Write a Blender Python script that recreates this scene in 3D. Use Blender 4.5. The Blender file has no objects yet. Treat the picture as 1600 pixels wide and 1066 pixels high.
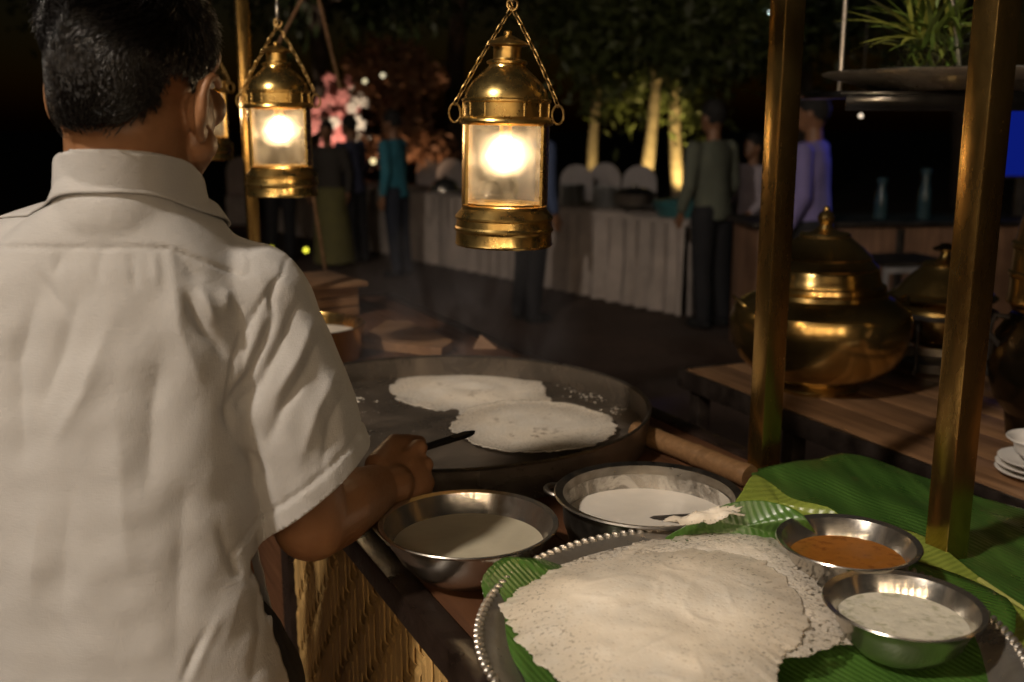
import bpy, bmesh, math, random
import numpy as np
from mathutils import Vector, Matrix
random.seed(7); RNG = np.random.default_rng(7)
SC = bpy.context.scene
COL = SC.collection
R = math.radians
PI = math.pi
# ------------------------------------------------------------------ camera
TH = R(12.04); FPX = 1600.0; CAMZ = 1.55
ST, CT = math.sin(TH), math.cos(TH)
cam = bpy.data.objects.new('camera', bpy.data.cameras.new('camera')); COL.objects.link(cam)
cam.location = (0, 0, CAMZ); cam.rotation_euler = (PI/2 - TH, 0, 0)
cam.data.sensor_width = 36; cam.data.lens = 36; cam.data.clip_start = .05; cam.data.clip_end = 400
cam.data.dof.use_dof = True; cam.data.dof.focus_distance = 1.34; cam.data.dof.aperture_fstop = 4.0
SC.camera = cam
# ------------------------------------------------------------------ world, lights, exposure
w = bpy.data.worlds.new('World'); SC.world = w; w.use_nodes = True
nt = w.node_tree; bg = nt.nodes['Background']
sky = nt.nodes.new('ShaderNodeTexSky'); sky.sky_type = 'NISHITA'; sky.sun_disc = False
sky.sun_elevation = R(1.0); sky.sun_rotation = R(200)
nt.links.new(sky.outputs[0], bg.inputs[0]); bg.inputs[1].default_value = .003
SC.view_settings.view_transform = 'Standard'; SC.view_settings.look = 'None'
SC.view_settings.exposure = 0; SC.view_settings.gamma = 1
SC.render.engine = 'CYCLES'
SC.cycles.use_denoising = True
SC.cycles.max_bounces = 8; SC.cycles.transparent_max_bounces = 16
SC.cycles.sample_clamp_indirect = 4; SC.cycles.caustics_reflective = False; SC.cycles.caustics_refractive = False
SC.cycles.volume_max_steps = 128

def lamp(kind, loc, power, color, size=.05, target=None, spot=None, blend=.5):
    d = bpy.data.lights.new('lamp_light', kind); d.energy = power; d.color = color
    if kind in ('POINT', 'SPOT'): d.shadow_soft_size = size
    if kind == 'SPOT': d.spot_size = R(spot); d.spot_blend = blend
    o = bpy.data.objects.new('lamp_light', d); COL.objects.link(o); o.location = loc
    if target is not None:
        o.rotation_euler = (Vector(target) - Vector(loc)).to_track_quat('-Z', 'Y').to_euler()
    return o
FLOOD = (-2.2, -.95, 4.2); FLOOD_T = (.0, 1.5, 1.05)
lamp('SPOT', FLOOD, 600, (1.0, .87, .73), .14, (.3, 2.2, 1.0), 100, .5)  # assumed floodlight behind the camera, never in view
YARD = (-4.6, 5.2, 3.9)
lamp('SPOT', YARD, 90, (1.0, .80, .62), .15, (.2, 9.5, .4), 75, .6)  # assumed lamp left of the frame, added to brighten the buffet

# ------------------------------------------------------------------ helpers
def ray(px, py):
    u = (px - 800)/FPX; v = (py - 533)/FPX
    return Vector((u, CT - v*ST, -ST - v*CT))
def P(px, py, depth):                       # photo position at a depth along the view axis
    return Vector((0, 0, CAMZ)) + ray(px, py)*depth
def G(px, py, z):                           # photo position on a level plane
    d = ray(px, py); return Vector((0, 0, CAMZ)) + d*((z - CAMZ)/d.z)
class Sines:
    def __init__(s, seed, n=9, dim=3):
        r = np.random.default_rng(seed); k = r.normal(size=(n, dim)); k /= np.linalg.norm(k, axis=1)[:, None]
        s.k = k*r.uniform(.5, 1.6, size=(n, 1)); s.p = r.uniform(0, 6.28, n); s.n = n
    def __call__(s, p, f=1.0):
        p = np.asarray(p, float)
        return np.sin(p@(s.k.T*f) + s.p).sum(-1)/math.sqrt(s.n/2)/1.6
class MB:
    def __init__(s): s.v = []; s.f = []
    def add(s, v, f):
        o = len(s.v); s.v += [tuple(map(float, q)) for q in v]; s.f += [tuple(i + o for i in q) for q in f]; return s
    def box(s, c, d, rot=None, bev=0):
        x, y, z = [q/2 for q in d]; M = rot.to_3x3() if rot is not None else Matrix.Identity(3); c = Vector(c)
        if bev <= 0:
            pts = [(-x,-y,-z),(x,-y,-z),(x,y,-z),(-x,y,-z),(-x,-y,z),(x,-y,z),(x,y,z),(-x,y,z)]
            fs = [(0,3,2,1),(4,5,6,7),(0,1,5,4),(1,2,6,5),(2,3,7,6),(3,0,4,7)]
            return s.add([c + M@Vector(p) for p in pts], fs)
        bm = bmesh.new(); bmesh.ops.create_cube(bm, size=1)
        for q in bm.verts: q.co = Vector((q.co.x*2*x, q.co.y*2*y, q.co.z*2*z))
        bmesh.ops.bevel(bm, geom=list(bm.edges), offset=min(bev, x*.9, y*.9, z*.9), segments=2, affect='EDGES', profile=.5)
        bm.verts.index_update()
        s.add([c + M@q.co for q in bm.verts], [tuple(q.index for q in f.verts) for f in bm.faces]); bm.free(); return s
    def bar(s, a, b, wx, wy, bev=0):
        a, b = Vector(a), Vector(b); q = (b - a).to_track_quat('Z', 'Y').to_matrix()
        return s.box((a + b)/2, (wx, wy, (b - a).length), q, bev)
    def tube(s, path, rad, n=10, caps=True, closed=False):
        path = [Vector(p) for p in path]; m = len(path)
        rad = [rad]*m if isinstance(rad, (int, float)) else list(rad)
        vs = []; up = None
        for i, p in enumerate(path):
            if closed: t = path[(i+1) % m] - path[i-1]
            else: t = path[min(i+1, m-1)] - path[max(i-1, 0)]
            t.normalize()
            if up is None: up = t.orthogonal()
            up = (up - t*up.dot(t)).normalized(); b = t.cross(up)
            for k in range(n):
                a = 2*PI*k/n; vs.append(p + (up*math.cos(a) + b*math.sin(a))*rad[i])
        fs = []
        for i in range(m if closed else m - 1):
            j = (i+1) % m
            for k in range(n): fs.append((i*n+k, i*n+(k+1) % n, j*n+(k+1) % n, j*n+k))
        if caps and not closed:
            fs.append(tuple(reversed(range(n)))); fs.append(tuple((m-1)*n+k for k in range(n)))
        return s.add(vs, fs)
    def lathe(s, prof, n=48, c=(0,0,0), a0=0, a1=2*PI):
        full = abs(a1 - a0 - 2*PI) < 1e-6; m = n if full else n + 1
        vs = []; fs = []
        for r, z in prof:
            for k in range(m):
                a = a0 + (a1 - a0)*k/n; vs.append((c[0] + r*math.cos(a), c[1] + r*math.sin(a), c[2] + z))
        for i in range(len(prof) - 1):
            for k in range(n):
                k2 = (k+1) % m; fs.append((i*m+k, i*m+k2, (i+1)*m+k2, (i+1)*m+k))
        return s.add(vs, fs)
    def ell(s, c, r, rot=None, nu=16, nv=10):
        M = rot.to_3x3() if rot is not None else Matrix.Identity(3); c = Vector(c)
        r = (r, r, r) if isinstance(r, (int, float)) else r
        vs = [c + M@Vector((0, 0, r[2]))]; fs = []
        for i in range(1, nv):
            t = PI*i/nv
            for k in range(nu):
                a = 2*PI*k/nu; vs.append(c + M@Vector((r[0]*math.sin(t)*math.cos(a), r[1]*math.sin(t)*math.sin(a), r[2]*math.cos(t))))
        vs.append(c + M@Vector((0, 0, -r[2]))); e = len(vs) - 1
        for k in range(nu):
            fs.append((0, 1+k, 1+(k+1) % nu)); q = 1 + (nv-2)*nu; fs.append((e, q+(k+1) % nu, q+k))
        for i in range(nv - 2):
            for k in range(nu):
                a = 1+i*nu; b = a+nu; fs.append((a+k, b+k, b+(k+1) % nu, a+(k+1) % nu))
        return s.add(vs, fs)
    def cone(s, a, ra, b, rb, n=14):
        a, b = Vector(a), Vector(b); ax = (b - a).normalized()
        path = []; rad = []
        for q in (-.98, -.8, -.5, -.2): path.append(a + ax*ra*q); rad.append(ra*math.sqrt(1 - q*q))
        for q in (0, .25, .5, .75, 1): path.append(a.lerp(b, q)); rad.append(ra + (rb - ra)*q)
        for q in (.2, .5, .8, .98): path.append(b + ax*rb*q); rad.append(rb*math.sqrt(1 - q*q))
        return s.tube(path, rad, n)
    def mesh(s, name, m, smooth=True, angle=35):
        me = bpy.data.meshes.new(name); me.from_pydata(s.v, [], s.f); me.update()
        if m is not None: me.materials.append(m)
        finish(me, smooth, angle); return me
    def build(s, name, m, parent=None, smooth=True, angle=35, loc=None):
        if loc is not None: s.v = [(x-loc[0], y-loc[1], z-loc[2]) for x, y, z in s.v]
        return put(name, s.mesh(name, m, smooth, angle), parent)
def finish(me, smooth=True, angle=35):
    bm = bmesh.new(); bm.from_mesh(me); bmesh.ops.recalc_face_normals(bm, faces=bm.faces)
    if smooth:
        for f in bm.faces: f.smooth = True
        lim = R(angle)
        for e in bm.edges:
            if len(e.link_faces) == 2 and e.calc_face_angle(0) > lim: e.smooth = False
    bm.to_mesh(me); bm.free()
def put(name, me, parent=None):
    o = bpy.data.objects.new(name, me); COL.objects.link(o)
    if parent is not None: o.parent = parent
    return o
def tag(o, label=None, cat=None, group=None, kind=None):
    if label: o['label'] = label
    if cat: o['category'] = cat
    if group: o['group'] = group
    if kind: o['kind'] = kind
    return o
def thing(name, label, cat, loc=(0,0,0), rotz=0, group=None):
    o = bpy.data.objects.new(name, None); COL.objects.link(o); o.location = loc; o.rotation_euler = (0, 0, rotz)
    o.empty_display_size = .05
    return tag(o, label, cat, group)
def copy_tree(o, parent=None):
    c = o.copy(); COL.objects.link(c)
    if parent is not None: c.parent = parent
    for ch in list(KIDS.get(o.name, o.children)): copy_tree(ch, c)
    return c
KIDS = {}
def solidify(o, t, off=-1):
    m = o.modifiers.new('thickness', 'SOLIDIFY'); m.thickness = t; m.offset = off; return o
def union(mb, voxel, smooth=6, fac=.5):
    me = bpy.data.meshes.new('tmp'); me.from_pydata(mb.v, [], mb.f); me.update()
    bm = bmesh.new(); bm.from_mesh(me); bmesh.ops.recalc_face_normals(bm, faces=bm.faces); bm.to_mesh(me); bm.free()
    o = bpy.data.objects.new('tmp', me); COL.objects.link(o)
    r = o.modifiers.new('r', 'REMESH'); r.mode = 'VOXEL'; r.voxel_size = voxel; r.use_smooth_shade = True
    if smooth:
        q = o.modifiers.new('s', 'SMOOTH'); q.factor = fac; q.iterations = smooth
    dg = bpy.context.evaluated_depsgraph_get(); dg.update()
    out = bpy.data.meshes.new_from_object(o.evaluated_get(dg)); bpy.data.objects.remove(o); bpy.data.meshes.remove(me)
    out.polygons.foreach_set('use_smooth', [True]*len(out.polygons))
    return out
def getco(me):
    a = np.empty(len(me.vertices)*3); me.vertices.foreach_get('co', a); return a.reshape(-1, 3)
def getno(me):
    a = np.empty(len(me.vertices)*3); me.vertices.foreach_get('normal', a); return a.reshape(-1, 3)
def setco(me, a): me.vertices.foreach_set('co', np.ascontiguousarray(a).ravel()); me.update()

# ------------------------------------------------------------------ materials
class Mat:
    def __init__(s, name):
        s.m = bpy.data.materials.new(name); s.m.use_nodes = True; s.nt = s.m.node_tree
        s.b = s.nt.nodes['Principled BSDF']; s.out = s.nt.nodes['Material Output']; s._co = None
    def n(s, t, **kw):
        q = s.nt.nodes.new(t)
        for k, v in kw.items(): setattr(q, k, v)
        return q
    def l(s, a, b): s.nt.links.new(a, b)
    def co(s, scale=(1,1,1), rot=(0,0,0), kind='Object'):
        t = s.n('ShaderNodeTexCoord'); mp = s.n('ShaderNodeMapping'); s.l(t.outputs[kind], mp.inputs[0])
        mp.inputs['Scale'].default_value = scale; mp.inputs['Rotation'].default_value = rot; return mp.outputs[0]
    def noise(s, scale, vec=None, detail=4, rough=.55, dist=0):
        q = s.n('ShaderNodeTexNoise'); q.inputs['Scale'].default_value = scale; q.inputs['Detail'].default_value = detail
        q.inputs['Roughness'].default_value = rough; q.inputs['Distortion'].default_value = dist
        s.l(vec if vec is not None else s.co(), q.inputs['Vector']); return q.outputs['Fac']
    def ramp(s, fac, stops):
        q = s.n('ShaderNodeValToRGB'); e = q.color_ramp.elements
        while len(e) < len(stops): e.new(.5)
        for i, (p, c) in enumerate(stops):
            e[i].position = p; e[i].color = (*c, 1) if not isinstance(c, (int, float)) else (c, c, c, 1)
        s.l(fac, q.inputs[0]); return q.outputs[0]
    def mix(s, fac, a, b, mode='MIX'):
        q = s.n('ShaderNodeMix', data_type='RGBA', blend_type=mode)
        for sock, v in ((q.inputs[0], fac), (q.inputs[6], a), (q.inputs[7], b)):
            if hasattr(v, 'links') or hasattr(v, 'is_linked'): s.l(v, sock)
            else: sock.default_value = (*v, 1) if isinstance(v, tuple) else v
        return q.outputs[2]
    def math(s, op, a, b=None):
        q = s.n('ShaderNodeMath', operation=op)
        for i, v in enumerate((a, b)):
            if v is None: continue
            if isinstance(v, (int, float)): q.inputs[i].default_value = v
            else: s.l(v, q.inputs[i])
        return q.outputs[0]
    def set(s, color=None, rough=None, metal=None, **kw):
        for k, v in (('Base Color', color), ('Roughness', rough), ('Metallic', metal), *kw.items()):
            if v is None: continue
            sock = s.b.inputs[k]
            if hasattr(v, 'is_linked'): s.l(v, sock)
            elif isinstance(v, tuple) and len(v) == 3 and sock.type == 'RGBA': sock.default_value = (*v, 1)
            else: sock.default_value = v
        return s
    def bump(s, h, strength=.3, dist=.002):
        q = s.n('ShaderNodeBump'); q.inputs['Strength'].default_value = strength; q.inputs['Distance'].default_value = dist
        s.l(h, q.inputs['Height']); s.l(q.outputs[0], s.b.inputs['Normal']); return s
def simple(name, c, rough=.6, metal=0, var=.25, scale=12, bump=.15, bd=.002, stretch=(1,1,1), rvar=.12, **kw):
    m = Mat(name); v = m.co(stretch); f = m.noise(scale, v)
    lo = tuple(x*(1-var) for x in c); hi = tuple(min(1, x*(1+var)) for x in c)
    m.set(m.ramp(f, [(.3, lo), (.7, hi)]), m.ramp(f, [(.3, max(.03, rough-rvar)), (.7, min(1, rough+rvar))]), metal, **kw)
    if bump: m.bump(m.noise(scale*5, v), bump, bd)
    return m.m
def brass(name, c=(.72,.50,.17), dark=(.22,.12,.035), rough=.2, amount=.5, scale=9, stretch=(1,1,1), metal=1.0, dent=.09):
    m = Mat(name); v = m.co(stretch); f = m.noise(scale, v, 6, .65, .4); g = m.noise(scale*7, v, 3)
    t = m.ramp(f, [(.5-amount*.3, 1.0), (.5+.25, 0.0)])
    k = m.mix(t, c, dark); k = m.mix(m.ramp(g, [(.62, 0.0), (.75, .5)]), k, dark)
    m.set(k, m.math('ADD', m.math('MULTIPLY', t, rough*.8), m.ramp(g, [(.3, rough*.8), (.75, rough*1.3)])), metal)
    m.bump(m.math('ADD', m.math('MULTIPLY', m.noise(scale*12, v, 2), .12), m.noise(scale*1.6, v, 3)), dent, .004); return m.m
def glow(name, c, s):
    m = Mat(name); e = m.n('ShaderNodeEmission'); e.inputs[0].default_value = (*c, 1); e.inputs[1].default_value = s
    m.l(e.outputs[0], m.out.inputs[0]); m.m.cycles.emission_sampling = 'FRONT_BACK'; return m.m
def glassy(name, haze=.3, tint=(1,.96,.88), dust=.03, hrough=.5):
    m = Mat(name); tr = m.n('ShaderNodeBsdfTransparent'); tr.inputs[0].default_value = (*tint, 1)
    gl = m.n('ShaderNodeBsdfGlossy'); gl.inputs['Roughness'].default_value = .05
    rf = m.n('ShaderNodeBsdfRefraction'); rf.inputs['Roughness'].default_value = hrough; rf.inputs['IOR'].default_value = 1.38; rf.inputs[0].default_value = (1,.93,.82,1)
    tl = m.n('ShaderNodeBsdfTranslucent'); tl.inputs[0].default_value = (.9,.82,.68,1)
    f = m.noise(30, m.co(), 6, .7, .6)
    s0 = m.n('ShaderNodeMixShader'); m.l(m.ramp(f, [(.35, haze*.6), (.72, haze*1.5)]), s0.inputs[0]); m.l(tr.outputs[0], s0.inputs[1]); m.l(rf.outputs[0], s0.inputs[2])
    s1 = m.n('ShaderNodeMixShader'); m.l(m.ramp(f, [(.35, dust*.3), (.75, dust*2.2)]), s1.inputs[0]); m.l(s0.outputs[0], s1.inputs[1]); m.l(tl.outputs[0], s1.inputs[2])
    s2 = m.n('ShaderNodeMixShader'); fr = m.n('ShaderNodeFresnel'); fr.inputs[0].default_value = 1.35
    m.l(m.math('MULTIPLY', fr.outputs[0], .7), s2.inputs[0]); m.l(s1.outputs[0], s2.inputs[1]); m.l(gl.outputs[0], s2.inputs[2])
    m.l(s2.outputs[0], m.out.inputs[0]); return m.m

def wood(name, c1, c2, rough=.5, axis=1, scale=6, bump=.25):
    m = Mat(name); st = [14, 14, 14]; st[axis] = .9; v = m.co(tuple(st))
    f = m.noise(scale*.35, v, 8, .65, 1.2); g = m.noise(3, m.co(), 3)
    oi = m.n('ShaderNodeObjectInfo')
    k = m.ramp(f, [(.3, c1), (.68, c2)]); k = m.mix(m.ramp(g, [(.35, .55), (.6, 0.0)]), k, tuple(x*.35 for x in c1))
    k = m.mix(m.math('MULTIPLY', oi.outputs['Random'], .35), k, c1)
    m.set(k, m.ramp(f, [(.3, rough+.15), (.7, rough-.1)])); m.bump(f, bump, .002); return m.m

M = {}
def cloth_mat(name, c, tint=.06):
    m = Mat(name); v = m.co()
    f = m.noise(7, v, 3); k = m.ramp(f, [(.3, tuple(x*(1-tint) for x in c)), (.7, c)])
    oi = m.co((1,1,1)); w1 = m.noise(900, m.co((1,1,.12)), 1); w2 = m.noise(900, m.co((.12,.12,1)), 1)
    m.set(k, .85, 0, **{'Sheen Weight': .15, 'Specular IOR Level': .2})
    m.bump(m.math('ADD', m.math('ADD', w1, w2), m.math('MULTIPLY', m.noise(60, v, 4), 2.4)), .34, .0012); return m.m
M['shirt'] = cloth_mat('white_cotton', (.435,.424,.412), .10)
def skin_mat(name, c):
    m = Mat(name); v = m.co(); f = m.noise(11, v, 4); g = m.noise(260, v, 2)
    m.set(m.ramp(f, [(.3, tuple(x*.78 for x in c)), (.7, tuple(x*1.15 for x in c))]), m.ramp(g, [(.3,.38),(.7,.55)]), 0,
          **{'Specular IOR Level': .45, 'Subsurface Weight': .06, 'Subsurface Radius': (.012,.005,.003), 'Subsurface Scale': .4})
    m.bump(m.math('ADD', g, m.math('MULTIPLY', m.noise(90, v, 3), 1.4)), .22, .0012); return m.m
M['skin'] = skin_mat('brown_skin', (.26,.125,.058))
M['skin_b'] = skin_mat('brown_skin_dim', (.22,.11,.06))
def hair_mat():
    m = Mat('black_hair'); m.set((.006,.005,.0045), .33, 0, **{'Specular IOR Level': .42}); return m.m
M['hair'] = hair_mat()
M['scalp'] = simple('dark_scalp', (.006,.005,.0045), .8)
M['brass'] = brass('polished_brass', (.84,.62,.24), (.5,.32,.1), .18, .3, 9, (1,1,1), .98)
M['brass_old'] = brass('tarnished_brass', (.70,.46,.15), (.30,.175,.055), .16, .6, 11, (1,1,.3), .97, .2)
M['brass_pot'] = brass('pot_brass', (.80,.58,.24), (.46,.30,.10), .12, .25, 6, (1,1,1), .97)
M['iron'] = simple('black_iron', (.035,.03,.027), .5, .6, .5, 14, .3)
M['steel'] = brass('brushed_steel', (.70,.675,.62), (.52,.48,.42), .13, .2, 14, (1,1,1), .95, .16)
M['steel_used'] = brass('used_steel', (.5,.47,.42), (.2,.17,.14), .25, .6, 10)
M['silver'] = brass('silver_plate', (.72,.69,.64), (.45,.4,.34), .22, .4, 12, (1,1,1), .86, .12)
M['black_steel'] = simple('dark_steel_frame', (.03,.022,.018), .45, .5, .5, 18, .3)
M['chain'] = brass('chain_brass', (.7,.5,.22), (.25,.15,.05), .25, .4, 30)

def griddle_mat():
    m = Mat('seasoned_griddle'); v = m.co(); f = m.noise(5, v, 6, .65, .6); g = m.noise(60, v, 4)
    k = m.ramp(f, [(.28, (.05,.042,.034)), (.52, (.12,.097,.075)), (.75, (.25,.20,.155))])
    k = m.mix(m.ramp(g, [(.6, 0.0), (.75, .35)]), k, (.22,.19,.155))
    m.set(k, m.ramp(f, [(.3, .2), (.7, .4)]), .42); m.bump(m.math('ADD', g, m.noise(9, v, 5)), .2, .0015); return m.m
M['griddle'] = griddle_mat()
def dosa_mat(name, c=(.74,.665,.56), lace=.0, specks=.5, holes=.62, bmp=.35):
    m = Mat(name); v = m.co(); at = m.n('ShaderNodeAttribute', attribute_name='edge'); e = at.outputs['Fac']
    f = m.noise(14, v, 6, .6, .5); g = m.noise(62, v, 5, .65); fine = m.noise(260, v, 3)
    k = m.ramp(f, [(.3, tuple(x*.86 for x in c)), (.7, c)])
    k = m.mix(m.ramp(m.noise(8, v, 3), [(.45, 0.0), (.7, .35)]), k, (c[0]*.93, c[1]*.80, c[2]*.62))
    sp = m.math('MULTIPLY', m.ramp(g, [(.53, 0.0), (.64, specks)]), m.math('MULTIPLY', m.ramp(m.noise(9, v, 2), [(.42, .05), (.6, 1.0)]), m.ramp(e, [(.35, 1.0), (.75, .12)])))
    k = m.mix(sp, k, (.16,.11,.065))
    ph_ = m.n('ShaderNodeTexVoronoi'); ph_.inputs['Scale'].default_value = 48; m.l(v, ph_.inputs['Vector'])
    k = m.mix(m.math('MULTIPLY', m.ramp(ph_.outputs['Distance'], [(.05, .75), (.12, 0.0)]), m.ramp(m.noise(13, v, 2), [(.48, 0.0), (.6, 1.0)])), k, (.30,.22,.12))
    vo = m.n('ShaderNodeTexVoronoi'); vo.inputs['Scale'].default_value = 150; m.l(v, vo.inputs['Vector'])
    pit = m.ramp(vo.outputs['Distance'], [(.12, 0.0), (.4, 1.0)])
    k = m.mix(m.math('MULTIPLY', m.ramp(vo.outputs['Distance'], [(.10, .55), (.30, 0.0)]), m.ramp(m.noise(22, v, 4), [(.38, .15), (.66, 1.0)])), k, (c[0]*.52, c[1]*.46, c[2]*.38))  # shade inside the pits darkened into the colour
    k = m.mix(m.ramp(m.noise(34, v, 5, .7), [(.42, .38), (.62, 0.0)]), k, (c[0]*.80, c[1]*.74, c[2]*.66))
    m.set(k, m.ramp(f, [(.3, .38), (.7, .6)]), 0, **{'Specular IOR Level': .45, 'Subsurface Weight': .08, 'Subsurface Radius': (.01,.008,.006), 'Subsurface Scale': .5})
    m.bump(m.math('ADD', m.math('ADD', m.math('MULTIPLY', pit, .8), fine), m.math('MULTIPLY', g, 1.6)), bmp, .002)
    if lace:
        h = m.math('MULTIPLY', m.ramp(m.noise(210, v, 2, .5), [(holes-.04, 0.0), (holes+.01, 1.0)]), m.ramp(e, [(.55, 0.0), (.82, 1.0)]))
        thin = m.math('MULTIPLY', m.ramp(e, [(.55, 0.0), (.98, 1.0)]), .38)
        al = m.math('SUBTRACT', 1.0, m.math('MAXIMUM', m.math('MULTIPLY', h, lace), thin)); m.l(al, m.b.inputs['Alpha'])
    return m.m
M['dosa_pan'] = dosa_mat('griddle_dosa', (.90,.83,.73), .6, .55, .6)
M['dosa_pan2'] = dosa_mat('speckled_dosa', (.80,.735,.64), .6, .85, .6)
M['dosa'] = dosa_mat('lacy_dosa', (.80,.74,.65), .97, .12, .565)
M['dosa_top'] = dosa_mat('soft_dosa', (.85,.78,.67), .8, .07, .63, .16)
def liquid(name, c, rough=.25, bump=.25, scale=12, spots=None, ss=.1):
    m = Mat(name); v = m.co(); f = m.noise(scale, v, 5, .6, .5)
    k = m.ramp(f, [(.3, tuple(x*.8 for x in c)), (.7, c)])
    if spots: k = m.mix(m.ramp(m.noise(75, v, 4, .6), [(.55, 0.0), (.66, .75)]), k, spots)
    m.set(k, rough, 0, **{'Subsurface Weight': ss, 'Subsurface Radius': (.01,.008,.006), 'Subsurface Scale': .5})
    m.bump(m.noise(scale*2, v, 4), bump, .002); return m.m
M['whey'] = liquid('watery_batter', (.56,.50,.37), .1, .5, 9)
M['batter'] = liquid('white_batter', (.82,.75,.65), .3, .25, 10)
M['curry'] = liquid('orange_curry', (.31,.115,.018), .18, .7, 22, (.16,.05,.008))
M['chutney'] = liquid('coconut_chutney', (.72,.675,.55), .35, .8, 45, (.34,.33,.2))
def leaf_mat(name, c1, c2, ang, freq=34, bs=.24):
    m = Mat(name); v = m.co((1,1,1), (0,0,R(ang)))
    wv = m.n('ShaderNodeTexWave'); wv.bands_direction = 'X'; wv.inputs['Scale'].default_value = freq; wv.inputs['Distortion'].default_value = 1.2; wv.inputs['Detail'].default_value = 2
    wv.inputs['Detail Scale'].default_value = .4
    m.l(v, wv.inputs['Vector']); f = m.noise(4, m.co((8,.8,1), (0,0,R(ang))), 4)
    k = m.ramp(f, [(.3, c1), (.72, c2)]); k = m.mix(m.math('MULTIPLY', wv.outputs['Fac'], .17), k, tuple(min(1, x*1.7) for x in c2))
    br = m.noise(17, m.co(), 4); k = m.mix(m.ramp(br, [(.68, 0.0), (.78, .45)]), k, (.10,.085,.02))
    m.set(k, m.ramp(br, [(.3, .22), (.7, .42)]), 0, **{'Specular IOR Level': .6}); m.bump(m.math('ADD', wv.outputs['Fac'], m.math('MULTIPLY', f, 3.0)), bs, .0022); return m.m
M['leaf_dark'] = leaf_mat('dark_banana_leaf', (.016,.048,.008), (.06,.135,.024), -32)
M['leaf_mid'] = leaf_mat('green_banana_leaf', (.030,.078,.012), (.065,.145,.024), -30, 46, .22)
M['leaf_pale'] = leaf_mat('pale_banana_leaf', (.15,.20,.03), (.26,.31,.055), 60, 30)
M['midrib'] = simple('leaf_rib', (.32,.33,.09), .45, 0, .15)
M['counter_wood'] = wood('counter_wood', (.075,.030,.014), (.19,.085,.038), .42)
M['table_wood'] = wood('table_wood', (.13,.065,.03), (.36,.20,.10), .42)
M['crate_wood'] = wood('crate_wood', (.15,.075,.035), (.33,.19,.10), .6, 0)
M['trim'] = simple('dark_trim', (.018,.011,.008), .35, 0, .4, 20, .3)
def bamboo_mat(name, c1, c2, axis):
    m = Mat(name); st = [160, 160, 160]; st[axis] = 5; v = m.co(tuple(st)); f = m.noise(1, v, 5, .6)
    oi = m.n('ShaderNodeObjectInfo'); b = m.noise(16, m.co(), 5, .65)
    k = m.ramp(f, [(.28, tuple(x*.6 for x in c1)), (.55, c1), (.8, c2)])
    k = m.mix(m.math('MULTIPLY', oi.outputs['Random'], .6), k, tuple(x*.5 for x in c1)); k = m.mix(m.ramp(b, [(.56, 0.0), (.74, .65)]), k, (.045,.024,.008))
    m.set(k, .5); m.bump(f, .35, .001); return m.m
M['strip_v'] = bamboo_mat('bamboo_strip', (.58,.36,.13), (.76,.55,.25), 2)
M['strip_h'] = bamboo_mat('bamboo_cross_strip', (.5,.31,.11), (.7,.48,.19), 1)
M['bamboo'] = bamboo_mat('bamboo_pole_skin', (.26,.14,.06), (.42,.26,.12), 0)
M['platter'] = simple('worn_platter', (.55,.53,.5), .3, .45, .15, 10, .05)
M['porcelain'] = simple('white_china', (.74,.71,.67), .15, 0, .05, 5, 0)
M['glass'] = glassy('lantern_glass', .12, (1,.96,.88), .065, .75)
M['clear'] = glassy('clear_glass', .02, (.93,.97,.96), .01)
M['shelf_glass'] = simple('dark_shelf', (.012,.012,.013), .12, 0, .3, 6, .05)
M['bulb'] = glow('lit_bulb', (1.0,.72,.42), 88)
M['filler'] = simple('black_void', (.01,.01,.01), .8)

# ------------------------------------------------------------------ ground
def ground_mat():
    m = Mat('dark_paving'); v = m.co(); f = m.noise(.8, v, 6, .6); g = m.noise(14, v, 4)
    k = m.ramp(f, [(.3, (.045,.028,.02)), (.7, (.10,.062,.045))]); k = m.mix(m.ramp(g, [(.45, 0.0), (.7, .5)]), k, (.03,.02,.016))
    m.set(k, .75); m.bump(g, .5, .01); return m.m
g = MB(); n = 24
for i in range(n+1):
    for j in range(n+1): g.v.append((-120+240*i/n, -40+240*j/n, 0))
for i in range(n):
    for j in range(n): a = i*(n+1)+j; g.f.append((a, a+n+1, a+n+2, a+1))
tag(g.build('ground', ground_mat(), None, False), kind='structure')

# ------------------------------------------------------------------ the food cart
ZT = .965
A = Vector((-.18, 1.35, 0)); CR = R(26); EX = Vector((math.cos(CR), math.sin(CR), 0)); EY = Vector((-math.sin(CR), math.cos(CR), 0))
cart = thing('food_cart', 'wooden dosa cart with woven bamboo side, dark edging and square brass posts', 'food cart', A, CR)
S0, S1, TW = -.95, 2.05, .72
def to_cart(p): d = Vector(p) - A; return Vector((d.dot(EX), d.dot(EY), p[2]))
npl = 6
for i in range(npl):
    wd = (TW - .02)/npl; m = MB().box((.005 + wd*(i+.5), (S0+S1)/2, ZT-.0125), (wd-.0025, S1-S0, .025), None, .0015)
    m.build('plank', M['counter_wood'], cart)
MB().box((-.016, (S0+S1)/2, ZT-.014), (.036, S1-S0, .042), None, .004).build('edge_trim', M['trim'], cart)
MB().box((TW+.004, (S0+S1)/2, ZT-.02), (.036, S1-S0, .05), None, .004).build('edge_trim', M['trim'], cart)
MB().box((TW/2, S0-.018, ZT-.02), (TW, .03, .05), None, .004).build('edge_trim', M['trim'], cart)
MB().box((TW/2, S1+.018, ZT-.02), (TW, .03, .05), None, .004).build('edge_trim', M['trim'], cart)
for s in (S0+.03, .575, S1-.03):
    MB().box((.012, s, (ZT-.036)/2), (.05, .06, ZT-.036), None, .003).build('leg', M['trim'], cart)
    MB().box((TW-.02, s, (ZT-.05)/2), (.05, .06, ZT-.05), None, .003).build('leg', M['trim'], cart)
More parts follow.
